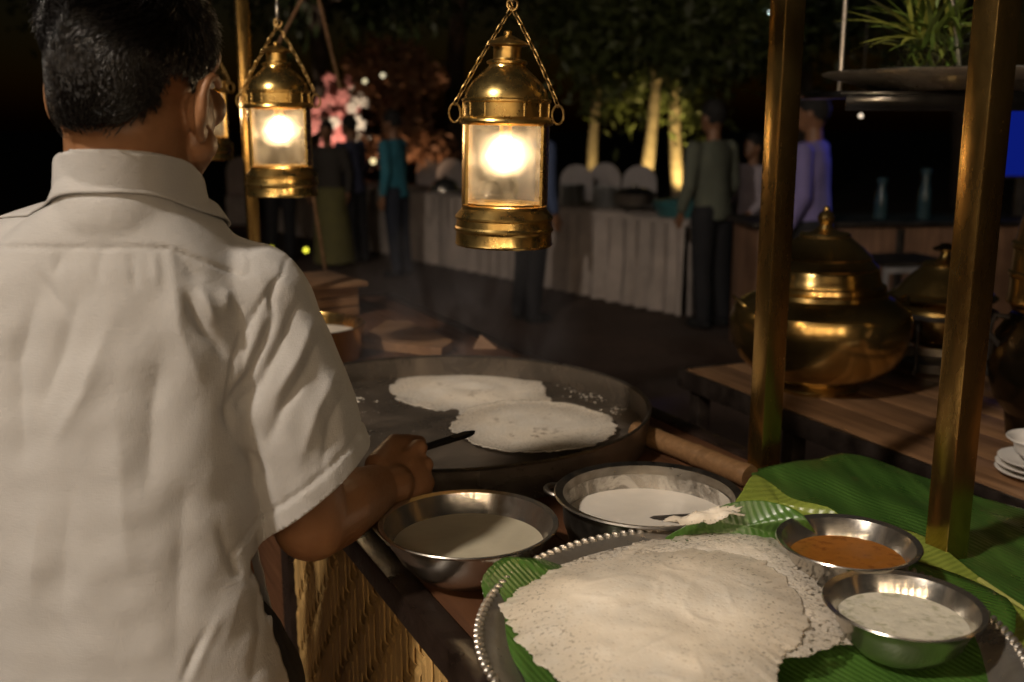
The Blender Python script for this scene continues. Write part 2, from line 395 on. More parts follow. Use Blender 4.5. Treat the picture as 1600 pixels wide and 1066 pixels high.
# woven panel: vertical strips over three cross strips and under one
def weave(s0, s1, z0, z1, par):
    pitch, w, hz = .0235, .0198, .0265
    nv = int((s1-s0)/pitch); nh = int((z1-z0)/hz)
    MB().box((.016, (s0+s1)/2, (z0+z1)/2), (.004, s1-s0, z1-z0)).build('backing', M['filler'], par)
    base = {}
    for ph in range(4):
        for var in range(2):
            mb = MB(); rows = []; r = random.Random(ph*2+var)
            steps = nh*3
            for k in range(steps+1):
                z = z0 + (z1-z0)*k/steps; cell = z0 + 0
                q = (z - z0)/hz; row = int(q); under = ((row + ph) % 4 == 0) ; frac = q - row
                depth = .0078*math.sin(PI*frac)**.45 if under else -.0012*math.sin(PI*min(1,(frac)))
                jw = w*(1 + .025*math.sin(k*.37 + var*2 + ph)); jx = .0007*math.sin(k*.11+var*3+ph)
                rows.append((depth, jw, jx, z))
            for d, jw, jx, z in rows:
                for (yy, xx) in ((-.5, .0012), (-.42, 0), (.42, 0), (.5, .0012)):
                    mb.v.append((d + xx, jx + yy*jw, z))
                mb.v.append((d+.0022, jx+.5*jw, z)); mb.v.append((d+.0022, jx-.5*jw, z))
            for k in range(steps):
                for c in range(6): a = k*6+c; b = k*6+(c+1) % 6; mb.f.append((a, b, b+6, a+6))
            base[ph, var] = mb.mesh('strip', M['strip_v'], True, 30)
    for i in range(nv):
        o = put('strip', base[(i*1) % 4, random.randrange(2)], par); o.location = (-.003 + random.uniform(-.0008,.0008), s0 + pitch*(i+.5) + random.uniform(-.0012,.0012), 0)
        o.rotation_euler = (random.uniform(-.003,.003), 0, random.uniform(-.05,.05))
    hb = MB().box((0, 0, 0), (.0016, s1-s0, .0235), None, .0005).mesh('cross_strip', M['strip_h'], False)
    for k in range(nh):
        o = put('cross_strip', hb, par); o.location = (.0022, (s0+s1)/2, z0 + hz*(k+.5) + random.uniform(-.001,.001))
pan = MB().box((.02, -.2, .36), (.003, 1.46, .72)).build('wicker_panel', M['filler'], cart)
weave(-.92, .545, .34, ZT-.037, pan)
MB().box((.012, 1.29, .64), (.012, 1.37, .57)).build('side_board', M['counter_wood'], cart)
MB().box((TW-.02, (S0+S1)/2, .64), (.012, S1-S0-.1, .5)).build('side_board', M['trim'], cart)
# brass posts and overhead beams
P1 = to_cart(G(1192, 738, ZT)); P2 = to_cart(G(1475, 893, ZT)); P3 = to_cart(P(398, 400, 2.75))
ZB = 1.945
for q in (P1, P2):
    p = MB().box((q.x, q.y, (ZT+ZB)/2), (.041, .037, ZB-ZT), None, .0025).build('post', M['brass_old'], cart)
    MB().box((q.x, q.y, ZT+.004), (.075, .07, .006), None, .001).build('base_plate', M['brass_old'], p)
p = MB().box((P3.x, P3.y, (ZT+ZB)/2), (.031, .029, ZB-ZT), None, .0025).build('post', M['brass_old'], cart)
L1 = P(787, 383, 1.60); L2 = P(442, 306, 2.22); L3 = P(322, 250, 2.9)
la, lb = to_cart(L1), to_cart(L3); dl = (lb-la); dl.z = 0; dl.normalize(); la.z = lb.z = ZB+.02
MB().bar(la - dl*.75, lb + dl*.6, .03, .045, .002).build('beam', M['counter_wood'], cart)
MB().box((P1.x, .4, ZB+.022), (.04, 3.0, .04), None, .002).build('beam', M['brass_old'], cart)
MB().box((.33, P1.y, ZB+.065), (.9, .04, .04), None, .002).build('beam', M['brass_old'], cart)
MB().box((.33, P3.y, ZB+.065), (.9, .04, .04), None, .002).build('beam', M['brass_old'], cart)
MB().box((P1.x, -.9, (ZT+ZB)/2), (.046, .042, ZB-ZT), None, .0025).build('post', M['brass_old'], cart)

# ------------------------------------------------------------------ lanterns
def make_lantern(label):
    t = thing('brass_lantern', label, 'lantern', (0,0,0), 0, 'brass lanterns hanging over the cart')
    k = .001
    def pr(l): return [(r*k, z*k) for r, z in l]
    MB().lathe(pr([(0,0),(74,0),(76,3),(75,6),(74,20),(75,22),(77,24),(77,27),(75,30),(74,40),(76,42),(76,45),(72,50),(66,57),(66,62),(62,64),(62,66),(0,66)]), 56).build('base', M['brass'], t, angle=25)
    g = MB()
    for c in (0, PI):
        for (r0, r1) in ((66.5, 64.5),):
            a0 = c - R(33); a1 = c + R(33); n = 10
            pts = []
            for z in (64, 186):
                for r in (r0, r1):
                    for i in range(n+1): a = a0+(a1-a0)*i/n; pts.append((r*k*math.cos(a), r*k*math.sin(a), z*k))
            m = n+1; fs = []
            for i in range(n):
                fs += [(i, i+1, 2*m+i+1, 2*m+i), (m+i, 3*m+i, 3*m+i+1, m+i+1), (i, m+i, m+i+1, i+1), (2*m+i, 2*m+i+1, 3*m+i+1, 3*m+i)]
            fs += [(0, 2*m, 3*m, m), (n, m+n, 3*m+n, 2*m+n)]
            MB().add(pts, fs).build('upright', M['brass'], t)
            for sgn in (-1, 1):
                a = c + sgn*R(33.5); MB().bar((67*k*math.cos(a), 67*k*math.sin(a), 64*k), (67*k*math.cos(a), 67*k*math.sin(a), 186*k), .004, .004).build('upright_edge', M['brass'], t)
    MB().lathe(pr([(63, 66), (63, 186)]), 48).build('glass', M['glass'], t)
    # crown
    MB().lathe(pr([(60,183),(68,183),(72,186),(73,189),(72,192),(69,194),(66,196),(66,216),(68,218),(68,221),(64,223),(63,228),(60,236),(53,246),(43,256),(34,264),(29,269),(28,272),(31,274),(31,277),(27,279),(22,280),(21,282),(21,298),(23,299),(31,300),(32,302),(28,305),(18,310),(9,314),(6,315),(6,320),(4,322),(0,322)]), 56).build('cap', M['brass'], t, angle=22)
    for i in range(14):
        a = 2*PI*(i+.5)/14; MB().bar((66.4*k*math.cos(a), 66.4*k*math.sin(a), .1965), (66.4*k*math.cos(a), 66.4*k*math.sin(a), .2155), .002, .002).build('cap_rib', M['brass'], t)
    # bulb
    b = MB().lathe(pr([(0,116),(8,117),(14,120.5),(18.5,126),(20.5,133),(20,141),(17,149),(13,156),(9.5,162),(8,166),(0,166)]), 40).build('bulb', M['bulb'], t)
    MB().lathe(pr([(0,165),(9,165),(10,185),(0,185)]), 16).build('lamp_holder', M['brass'], t)
    # chains
    link = MB()
    ring = []
    for i in range(12):
        a = 2*PI*i/12; ring.append((.0034*math.cos(a), 0, .0042*(1 if math.sin(a) >= 0 else -1)*(abs(math.sin(a))**.8) + .003*np.sign(round(math.sin(a), 3))))
    link.tube(ring, .0011, 6, False, True); lm = link.mesh('link', M['chain'])
    apex = Vector((.006, 0, .355))
    for sgn in (-1, 1):
        ear = Vector((sgn*.0745, 0, .208))
        e = []
        for i in range(14):
            a = 2*PI*i/14; e.append((ear.x + sgn*.004 + .009*math.cos(a), 0, .200 + .014*math.sin(a)))
        ch = MB().tube(e, .002, 8, False, True).build('chain', M['chain'], t)
        n = 13; a0 = Vector((ear.x + sgn*.004, 0, .213))
        for i in range(n + (1 if sgn > 0 else 0)):
            f = (i+.5)/n; p = a0.lerp(apex, f); p.x += sgn*.010*math.sin(PI*f)*.6; p.z -= .006*math.sin(PI*f)
            o = put('link', lm, ch); o.location = p; d = (apex - a0).normalized(); q = d.to_track_quat('Z', 'Y') @ Matrix.Rotation(R(38 if i % 2 else -42), 3, 'Z').to_quaternion()
            o.rotation_euler = q.to_euler()
    r = []
    for i in range(16):
        a = 2*PI*i/16; r.append((apex.x + .008*math.cos(a), 0, apex.z + .004 + .008*math.sin(a)))
    MB().tube(r, .002, 8, False, True).build('ring', M['chain'], t)
    sh = MB()
    r = []
    for i in range(16):
        a = 2*PI*i/16; r.append((apex.x, .010*math.cos(a), apex.z + .026 + .017*math.sin(a)))
    sh.tube(r, .0035, 8, False, True).build('shackle', M['silver'], t)
    h = MB(); 
    for i in range(10):
        z = apex.z + .05 + i*.0165; rr = []
        for j in range(10):
            a = 2*PI*j/10; x = .0052*math.cos(a); rr.append((apex.x + (x if i % 2 else 0), 0 if i % 2 else x, z + .0105*math.sin(a)))
        h.tube(rr, .0019, 6, False, True)
    h.build('hanging_chain', M['silver'], t)
    return t
lan = make_lantern('nearest and largest brass lantern, hanging over the griddle with its bulb lit')
ln2 = copy_tree(lan); ln2['label'] = 'middle brass lantern of the row, beside the upright pole right of the cook'
ln3 = copy_tree(lan); ln3['label'] = "small lit lantern half hidden behind the cook's face"
for o, p, rz in ((lan, L1, R(-2)), (ln2, L2, R(8)), (ln3, L3, R(20))): o.location = p; o.rotation_euler = (0, R(1.2) if o is lan else 0, rz)

# ------------------------------------------------------------------ bowls, pans and food on the cart
def solo(name, mb, m, label, cat, loc=(0,0,0), group=None, **kw):
    o = mb.build(name, m, None, **kw); o.location = loc; return tag(o, label, cat, group)
def bowl_profile(r, h, base, th=.0025, lip=.004):
    return [(0, 0), (base, 0), (base*1.08, .002), (base + (r-base)*.55, h*.35), (r-.008, h*.72), (r-.003, h-.006), (r+lip, h-.001), (r+lip+.001, h), (r+lip, h+.0015), (r-th, h-.001),
            (r-.008-th, h*.7), (base+(r-base)*.5, h*.35), (base, .006), (0, .005)]
# griddle
gc = G(690, 629, 1.028); gc.z = ZT; GR = .395
gr = thing('griddle', 'huge round black iron dosa griddle with upright rim', 'griddle', gc)
MB().lathe([(0,.0),(GR-.012,.0),(GR-.004,.003),(GR,.058),(GR+.0015,.062),(GR-.001,.064),(GR-.006,.062),(GR-.008,.02),(GR-.016,.017),(0,.017)], 96).build('pan', M['griddle'], gr, angle=30)
MB().lathe([(GR+.0018,.0615),(GR+.0026,.064),(GR-.001,.0665),(GR-.0045,.064),(GR-.001,.0620)], 120).build('rim', M['steel_used'], gr)
a = R(-78); MB().bar((GR*math.cos(a)*1.003, GR*math.sin(a)*1.003, .003), (GR*math.cos(a)*1.003, GR*math.sin(a)*1.003, .06), .004, .003).build('seam', M['griddle'], gr)
def closed_resample(pts, n):
    pts = np.array(pts, float); m = len(pts); out = []
    for k in range(n):
        t = k*m/n; i = int(t); f = t - i
        p0, p1, p2, p3 = pts[(i-1) % m], pts[i % m], pts[(i+1) % m], pts[(i+2) % m]
        out.append(.5*((2*p1) + (-p0+p2)*f + (2*p0-5*p1+4*p2-p3)*f*f + (-p0+3*p1-3*p2+p3)*f**3))
    return np.array(out)
def sheet(name, outline, m, label, cat, hfun=None, n=160, rings=30, jag=0., thick=.0015, seed=1, sag=None, group=None, center=None, jf=(7, 23, 61)):
    """a thin soft thing lying on a surface: outline of 3-D points, height function on top"""
    B = closed_resample(outline, n); c = np.array(center) if center is not None else B.mean(0)
    ph = np.random.default_rng(seed).uniform(0, 6.28, 12)
    t = np.arange(n)/n*2*PI
    j = 1 + jag*(np.sin(jf[0]*t+ph[0])*.5 + np.sin(jf[1]*t+ph[1])*.6 + np.sin(jf[2]*t+ph[2])*.5 + np.sin(jf[1]*1.7*t//1+ph[3])*0)
    nz = np.random.default_rng(seed+5).normal(size=n); j = j + jag*.55*nz + jag*.7*(nz + np.roll(nz,1) + np.roll(nz,2) + np.roll(nz,-1) + np.roll(nz,-2))/2.2
    nz = np.random.default_rng(seed+6).normal(size=n); ker = np.exp(-(np.arange(-12,13)/5.)**2); j = j + jag*1.2*np.convolve(np.concatenate([nz[-12:], nz, nz[:12]]), ker/np.sqrt((ker**2).sum()), 'valid')
    V = [c]; E = [0.]
    for i in range(1, rings+1):
        r = (i/rings)**.85
        jj = 1 + (j-1)*r**6
        V += list(c + (B - c)*(r*jj)[:, None]); E += [r]*n
    V = np.array(V); E = np.array(E)
    if hfun is not None: V[:, 2] += hfun(V, E)
    fs = [(0, 1+k, 1+(k+1) % n) for k in range(n)]
    for i in range(rings-1):
        a = 1+i*n; b = a+n
        fs += [(a+k, b+k, b+(k+1) % n, a+(k+1) % n) for k in range(n)]
    org = Vector((c[0], c[1], V[:, 2].min()))
    mb = MB(); mb.v = [tuple(q) for q in V - np.array(org)]; mb.f = fs
    o = mb.build(name, m, None, angle=80); o.location = org
    at = o.data.attributes.new('edge', 'FLOAT', 'POINT'); at.data.foreach_set('value', E.astype(np.float32))
    solidify(o, thick, -1)
    return tag(o, label, cat, group)
def ellipse_px(cx, cy, a, b, z, n=24, rot=0):
    out = []
    for k in range(n):
        t = 2*PI*k/n; x = a*math.cos(t); y = b*math.sin(t); out.append(G(cx + x*math.cos(rot) - y*math.sin(rot), cy + x*math.sin(rot) + y*math.cos(rot), z))
    return out
zf = ZT+.019
n1 = Sines(3)
sheet('dosa', ellipse_px(735, 612, 126, 34, zf, rot=R(2)), M['dosa_pan'], 'pale lacy dosa crisping at the far side of the griddle', 'dosa',
      lambda V, E: .004*np.exp(-((E-.25)/.2)**2) + .0015*n1(V, 40) + .002*(1-E), 320, 50, .016, .002, 2, group='dosas cooking on the griddle')
sheet('dosa', ellipse_px(833, 671, 130, 41, zf+.003, rot=R(1)), M['dosa_pan2'], 'speckled dosa on the near side of the griddle, overlapping the other', 'dosa',
      lambda V, E: .001*n1(V, 60) + .001*(1-E) + .005*E**10, 320, 50, .012, .002, 4, group='dosas cooking on the griddle')
def crumbs(pts, name, m, label, seed):
    r = random.Random(seed); mb = MB()
    for (px, py, sx, sy, n, s) in pts:
        for i in range(n):
            q = G(px + r.gauss(0, sx), py + r.gauss(0, sy), zf); k = s*r.uniform(.4, 1.3)
            mb.ell(q, (k*r.uniform(.8, 1.8), k*r.uniform(.7, 1.2), k*.35), Matrix.Rotation(r.uniform(0, 3), 3, 'Z'), 6, 4)
    o = mb.build(name, m, None); return tag(o, label, 'crumbs', kind='stuff')
crumbs([(900, 596, 26, 5, 30, .0014), (560, 640, 20, 20, 60, .0008), (925, 618, 22, 7, 40, .0022), (965, 640, 10, 8, 22, .0025), (548, 624, 16, 4, 40, .003), (600, 690, 30, 10, 30, .001), (635, 572, 3, 2, 2, .003)], 'batter_crumbs', M['dosa_pan'], 'white batter splashes stuck to the griddle', 5)

# steel bowl of watery batter
def vessel(name, label, cat, loc, prof, m, liq, lr, lz, group=None, n=64, lname='liquid', inner=None):
    t = thing(name, label, cat, loc, 0, group); MB().lathe(prof, n).build('bowl', m, t, angle=28)
    if liq:
        r = [(0, lz)] + [(lr*f, lz + .0006*math.sin(f*9)) for f in (.2,.4,.6,.8,.95)] + [(lr, lz+.001)]
        MB().lathe(r, n).build(lname, liq, t)
    return t
c = G(732, 819, 1.037); c.z = ZT+.007
sb = vessel('steel_bowl', 'wide shiny steel bowl half full of watery batter beside the cook\'s hand', 'bowl', c, bowl_profile(.113, .068, .062), M['steel'], M['whey'], .0985, .040, 'steel bowls')
# batter pot
c = G(1013, 770, 1.037); c.z = ZT
pr_ = .124; ph_ = .072
pot = thing('batter_pot', 'used steel pot with ring handles and a lip, holding thick white batter', 'pot', c)
MB().lathe([(0,0),(.098,0),(.112,.006),(pr_-.004,.03),(pr_-.002,ph_-.006),(pr_+.008,ph_-.003),(pr_+.010,ph_),(pr_+.008,ph_+.002),(pr_-.003,ph_-.001),(pr_-.006,.03),(.106,.010),(0,.008)], 72).build('body', M['steel_used'], pot, angle=28)
MB().lathe([(0,.034),(.06,.0345),(.1,.034),(pr_-.0075,.0355)], 64).build('batter', M['batter'], pot)
def dried_mat():
    m = Mat('dried_batter'); v = m.co(); f = m.noise(18, v, 6, .7, .8)
    m.set((.5,.46,.4), .7); m.l(m.ramp(f, [(.40, 0.0), (.58, .85)]), m.b.inputs['Alpha']); return m.m
MB().lathe([(pr_-.0072,.034),(pr_-.0056,.058)], 64).build('dried_batter', dried_mat(), pot)
for ang in (162, -18):
    a = R(ang); cx, cy = math.cos(a), math.sin(a); r = []
    for i in range(14):
        t = PI*i/13 - PI/2; rad = pr_ + .002 + .024*math.cos(t); lat = .022*math.sin(t)
        r.append((rad*cx - lat*cy, rad*cy + lat*cx, ph_-.012 + .003*math.cos(t)))
    MB().tube(r, .0042, 8).build('handle', M['steel_used'], pot)
# ladle lying in the pot
a = G(1000, 810, .990); b = G(1165, 800, 1.052)
ld = thing('ladle', 'dark metal ladle handle lying across the batter pot', 'ladle', a)
MB().bar((0,0,0), b - a, .012, .003, .001).build('handle', M['iron'], ld)
d = a - b; d.normalize(); MB().lathe([(0,-.012),(.018,-.009),(.026,0),(.025,.001),(.016,-.007),(0,-.0095)], 24, d*.02).build('scoop', M['iron'], ld)

# tray, leaves, served dosas
tc = Vector((.240, .985, ZT+.018)); TR = .274
tray = thing('serving_tray', 'round silver tray with a beaded rope rim at the cart corner', 'tray', tc)
MB().lathe([(0,0),(.16,0),(.162,-.017),(.17,-.0175),(.172,0),(.215,.001),(.235,.012),(TR-.012,.038),(TR,.043),(TR+.002,.046),(TR-.002,.047),(TR-.014,.042),(.232,.016),(.21,.005),(0,.004)], 120).build('dish', M['silver'], tray, angle=28)
bd = MB(); nb = 150
for i in range(nb):
    a = 2*PI*i/nb; rr = TR+.001
    bd.ell((rr*math.cos(a), rr*math.sin(a), .0475), (.0062, .0038, .0046), Matrix.Rotation(a + R(35), 3, 'Z'), 8, 5)
tag(bd.build('beaded_rim', M['silver'], tray), kind='stuff')
n2 = Sines(11); n3 = Sines(12, 14)
def leaf(outline, m, label, hfun=None, rib=None, seed=1, name='banana_leaf', center=None, thick=.0008, rings=24):
    o = sheet(name, outline, m, label, 'banana leaf', hfun, 120, rings, .002, thick, seed, center=center)
    if rib:
        pth = [Vector(p) - o.location for p in rib]; fine = []
        for i in range(len(pth)-1):
            for k in range(6): fine.append(pth[i].lerp(pth[i+1], k/6))
        fine.append(pth[-1]); MB().tube(fine, [.0035*(1-.6*i/len(fine)) for i in range(len(fine))], 8).build('midrib', M['midrib'], o)
    return o
zl = ZT+.024
def on(px, py, z): return G(px, py, z)
leaf([on(752,905,1.036), on(785,872,1.040), on(835,872,1.036), on(900,868,1.0), on(1000,850,1.0), on(1120,830,1.004), on(1260,850,1.004), on(1400,870,1.006), on(1500,900,1.01),
      on(1585,950,1.026), on(1560,1060,1.008), on(1500,1180,1.0), on(1300,1330,1.0), on(1100,1360,1.0), on(950,1250,1.0), on(840,1090,1.0), on(775,975,1.018)],
     M['leaf_mid'], 'green banana leaf lining the silver tray under the dosas', lambda V, E: .002*n2(V, 14)*E + .004*(E > 2), None, 3, center=(tc.x, tc.y, zl))
leaf([on(1040,838,1.030), on(1090,815,1.052), on(1140,792,1.07), on(1190,784,1.078), on(1235,792,1.076), on(1262,812,1.066), on(1270,850,1.03), on(1180,860,1.022), on(1100,852,1.022)],
     M['leaf_mid'], 'curled green banana leaf end standing up behind the served dosas', lambda V, E: .004*n2(V, 45)*E*E, None, 6)
leaf([on(1143,800,1.04), on(1160,765,1.055), on(1178,742,1.058), on(1205,752,1.05), on(1240,775,1.045), on(1300,800,1.035), on(1310,822,1.02), on(1240,812,1.025), on(1190,800,1.03)],
     M['leaf_pale'], 'pale yellow green banana leaf piece at the foot of the far brass post', lambda V, E: .005*n2(V, 40)*E, None, 7)
leaf([on(1174,742,.992), on(1240,726,.992), on(1335,707,.990), on(1420,735,.985), on(1520,768,.98), on(1640,806,.975), on(1760,900,.975), on(1700,985,.985), on(1600,935,.99), on(1500,892,.992), on(1400,850,.992), on(1290,805,.994)],
     M['leaf_dark'], 'large dark green banana leaf spread around the near brass post', lambda V, E: .004*n2(V, 16)*E + .003*n2(V, 33) + .0016*np.sin((V[:,0]*.85+V[:,1]*.53)*62 + 1.5*n2(V, 9)), None, 8)
leaf([on(1395,832,1.0), on(1450,842,1.002), on(1530,905,1.0), on(1640,985,1.0), on(1700,1080,1.0), on(1560,1010,1.004), on(1470,935,1.002)], M['leaf_pale'], 'lighter green banana leaf edge between the chutney bowl and the big leaf',
     lambda V, E: .003*n2(V, 22)*E, [on(1530,906,1.005), on(1580,938,1.006), on(1660,990,1.004)], 9)
crumbs([(1368, 786, 3, 1, 5, .0022), (1418, 796, 7, 3, 12, .002), (1513, 830, 5, 2, 4, .002)], 'rice_crumbs', M['porcelain'], 'white crumbs scattered on the big dark banana leaf', 9)
# served dosas
def hd(V, E, amp, seed, edge=.004):
    q = Sines(seed, 12); q2 = Sines(seed+1, 12); q3 = Sines(seed+2, 12); q4 = Sines(seed+3, 12)
    x = V.copy(); x[:, 2] = 0
    wq = x + .018*np.stack([q3(x, 22), q4(x, 22), 0*E], 1) + .006*np.stack([q4(x, 70), q3(x, 70), 0*E], 1)
    r1 = np.exp(-(q(wq, 12)/.34)**2); r2 = np.exp(-(q2(wq, 26)/.26)**2); r3 = np.exp(-(q3(wq, 70)/.3)**2)
    m = np.clip(1 - E**3, 0, 1)
    return amp*m*(.7 + .35*q(x, 8)) + amp*m*(.30*r1 + .10*r2) + .0008*r3*m + .0006*q2(wq, 45)*m + .0006*q4(wq, 130) + edge*.35*np.abs(q2(x, 26))*E**3
sheet('dosa', [on(758,904,1.018), on(787,876,1.018), on(861,870,1.018), on(955,850,1.02), on(1049,837,1.022), on(1122,825,1.024), on(1195,821,1.026), on(1247,839,1.024), on(1289,878,1.022), on(1320,919,1.02), on(1354,975,1.02), on(1357,1001,1.02), on(1279,1011,1.02),
      on(1184,1062,1.016), on(1049,1092,1.016), on(913,1062,1.016), on(850,1011,1.016), on(787,968,1.016), on(761,934,1.016)], M['dosa'], 'lowest served dosa, its thin holed edges showing round the pile', 'dosa', lambda V, E: hd(V, E, .006, 21), 400, 70, .012, .0012, 11, group='served dosas in the tray')
sheet('dosa', [on(981,856,1.032), on(1059,839,1.034), on(1143,829,1.036), on(1200,839,1.036), on(1258,883,1.034), on(1294,934,1.03), on(1331,985,1.026), on(1231,1031,1.03), on(1122,1011,1.032), on(1007,950,1.034), on(955,899,1.034)], M['dosa'], 'folded dosa at the right back of the served pile, next to the curry', 'dosa', lambda V, E: hd(V, E, .012, 33), 360, 70, .013, .0012, 12, group='served dosas in the tray')
sheet('dosa', [on(840,904,1.034), on(923,878,1.038), on(1028,864,1.04), on(1111,860,1.044), on(1195,878,1.044), on(1247,929,1.04), on(1258,985,1.036), on(1221,1036,1.032), on(1195,1092,1.03), on(1080,1184,1.03), on(934,1133,1.03), on(871,1062,1.03), on(803,985,1.03), on(787,944,1.03)], M['dosa_top'], 'topmost soft folded dosa mounded in the middle of the tray', 'dosa', lambda V, E: hd(V, E, .019, 47), 400, 90, .010, .0015, 13, group='served dosas in the tray')
sheet('dosa_scrap', [on(1040,815,1.062), on(1075,800,1.07), on(1120,792,1.075), on(1155,792,1.075), on(1150,806,1.068), on(1100,818,1.06)], M['dosa_top'], 'torn cream dosa scrap draped over the near pot rim', 'dosa', lambda V, E: .007*n2(V, 75)*(1-E*.3) + .003*n2(V, 190), 140, 30, .05, .002, 14)
# two serving bowls
cb = G(1325, 845, 1.064); cb.z = 1.012
vessel('curry_bowl', 'steel bowl of orange curry, the farther of two bowls by the tray', 'bowl', cb, bowl_profile(.079, .052, .043), M['steel'], M['curry'], .0665, .030, 'steel serving bowls', lname='curry')
cb2 = G(1412, 943, 1.062); cb2.z = 1.010
cbo = vessel('chutney_bowl', 'steel bowl of white coconut chutney, nearest the camera', 'bowl', cb2, bowl_profile(.077, .052, .042), M['steel'], M['chutney'], .0655, .032, 'steel serving bowls', lname='chutney')

# things at the far end of the cart
c = G(470, 509, 1.045); c.z = ZT
rp = thing('batter_pan', 'deep round pan of white batter half hidden behind the cook\'s sleeve', 'pan', c)
MB().lathe([(0,0),(.15,0),(.156,.004),(.160,.082),(.162,.085),(.158,.086),(.155,.08),(.15,.01),(0,.008)], 64).build('pan', M['brass_old'], rp)
MB().lathe([(0,.052),(.1,.0525),(.1545,.054)], 48).build('batter', M['batter'], rp)
c = P(470, 470, 3.15); zb = ZT
cr = thing('wooden_crate', 'low wooden box with a flat lid behind the batter pan', 'box', (c.x, c.y+.05, zb), CR+R(8))
MB().box((0,0,.1), (.3,.3,.014), None, .002).build('lid', M['crate_wood'], cr)
for k in range(3):
    z = .016 + k*.031
    for sx, sy, dx, dy in ((0,-.125,.25,.012), (0,.125,.25,.012), (.119,0,.012,.238), (-.119,0,.012,.238)):
        MB().box((sx,sy,z), (dx,dy,.027), None, .001).build('slat', M['crate_wood'], cr)
p0 = [G(560, 545, ZT), G(605, 514, ZT), G(640, 516, ZT), G(708, 548, ZT), G(690, 560, ZT)]
ctr = sum(p0, Vector())/len(p0); mb = MB(); nn = len(p0)
mb.add([p - ctr + Vector((0,0,.002)) for p in p0] + [p - ctr + Vector((0,0,.026)) for p in p0], [tuple(range(nn)), tuple(range(nn, 2*nn))] + [(i, (i+1) % nn, nn+(i+1) % nn, nn+i) for i in range(nn)])
solo('wooden_board', mb, M['crate_wood'], 'rough offcut of board lying behind the griddle', 'board', ctr, smooth=False)
q = G(757, 543, ZT); solo('wood_block', MB().add([(-.03,-.02,0),(.035,-.02,0),(.035,.025,0),(-.03,.025,0),(-.01,0,.035),(.02,.01,.012)], [(0,1,2,3),(0,1,4),(1,5,4),(1,2,5),(2,3,5),(3,4,5),(3,0,4)]), M['crate_wood'], 'small pointed wood scrap peeping over the griddle rim', 'wood scrap', q, smooth=False)
a = G(1000, 676, ZT+.022); b = G(1172, 745, ZT+.022)
mb = MB(); pth = []; rd = []
for i in range(41):
    f = i/40; r = .0185 + (.002*math.exp(-((f*2.6) % 1 - .5)**2*400)); pth.append((b-a)*f*1.04 - (b-a)*.04 - (b-a)*0); rd.append(r)
mb.tube(pth, rd, 16); solo('bamboo_pole', mb, M['bamboo'], 'thick bamboo pole lying along the cart edge from griddle to brass post', 'bamboo pole', a)

# ------------------------------------------------------------------ back table with brass pots
ZB2 = .89
B0 = G(1062, 576, ZB2); B0.z = 0
bt = thing('side_table', 'long plank table in a dark steel frame carrying the brass pots', 'table', B0, R(24))
LT, WT = 1.75, .78
for i in range(6):
    wd = WT/6; MB().box((.01 + wd*(i+.5), -LT/2, ZB2-.011), (wd-.003, LT-.03, .022), None, .0015).build('plank', M['table_wood'], bt)
for q, d in (((.0, -LT/2, ZB2-.024), (.012, LT, .05)), ((WT+.016, -LT/2, ZB2-.024), (.012, LT, .05)), ((WT/2+.008, 0, ZB2-.024), (WT+.02, .012, .05)), ((WT/2+.008, -LT, ZB2-.024), (WT+.02, .012, .05))):
    MB().box(q, d, None, .001).build('frame', M['black_steel'], bt)
for x in (.03, WT-.02):
    for y in (-.06, -.45, -LT+.06): MB().box((x, y, (ZB2-.05)/2), (.04,.04,ZB2-.05), None, .002).build('leg', M['black_steel'], bt)
MB().box((WT/2, -LT/2, .3), (WT-.05, LT-.1, .02)).build('lower_shelf', M['black_steel'], bt)

k = .00162
pc = G(1274, 606, ZB2)
pot1 = thing('brass_pot', 'big round bellied brass pot with tall domed lid on the side table', 'pot', pc, 0, 'lidded brass pots')
def pp(l, y0=623): return [(r*k, (y0-y)*k*1.02) for r, y in l]
MB().lathe(pp([(0,623),(64,623),(66,618),(62,612),(59,609),(64,605),(86,599),(106,588),(121,573),(131,553),(136,530),(136,512),(131,498),(121,488),(108,481),(99,476),(97,470),(92,468),(0,468)]), 72).build('body', M['brass_pot'], pot1, angle=25)
lid = MB().lathe(pp([(0,469),(93,469),(95,466),(94,460),(88,458),(86,450),(84,446),(83,440),(81,436),(82,433),(79,430),(74,425),(71,421),(72,418),(68,415),(58,405),(47,397),(38,390),(38,387),(36,384),(20,382),(12,378),(9,372),(12,366),(13,361),(10,355),(5,351),(4,346),(0,344)]), 64).build('lid', M['brass_pot'], pot1, angle=25)
for sg in (-1, 1):
    r = []
    for i in range(12):
        t = PI*i/11; r.append((sg*k*(112 + 22*math.sin(t)), k*24*math.cos(t), .205 + .03*math.sin(t)))
    MB().tube(r, .005, 8).build('handle', M['brass_pot'], pot1)
k = .00165
pc2 = Vector((1.165, 2.74, ZB2))
pot2 = thing('brass_pot', 'smaller dark brass pot with fluted knob, raised on a black warmer stand', 'pot', pc2, 0, 'lidded brass pots')
MB().lathe([(r*k, z*k) for r, z in [(0,40),(40,40),(62,52),(76,72),(80,90),(76,104),(66,112),(64,116),(0,116)]], 56).build('body', M['brass_pot'], pot2, angle=25)
MB().lathe([(r*k, z*k) for r, z in [(0,117),(70,117),(84,119),(86,123),(80,128),(72,130),(60,146),(46,160),(36,168),(34,172),(35,175),(30,178),(12,182),(8,188),(7,193),(20,197),(21,200),(12,204),(7,208),(0,209)]], 56).build('lid', M['brass_pot'], pot2, angle=25)
st = MB(); st.lathe([(r*k, z*k) for r, z in [(84,100),(88,100),(88,92),(84,92),(84,100)]], 40)
st.build('stand_ring', M['iron'], pot2)
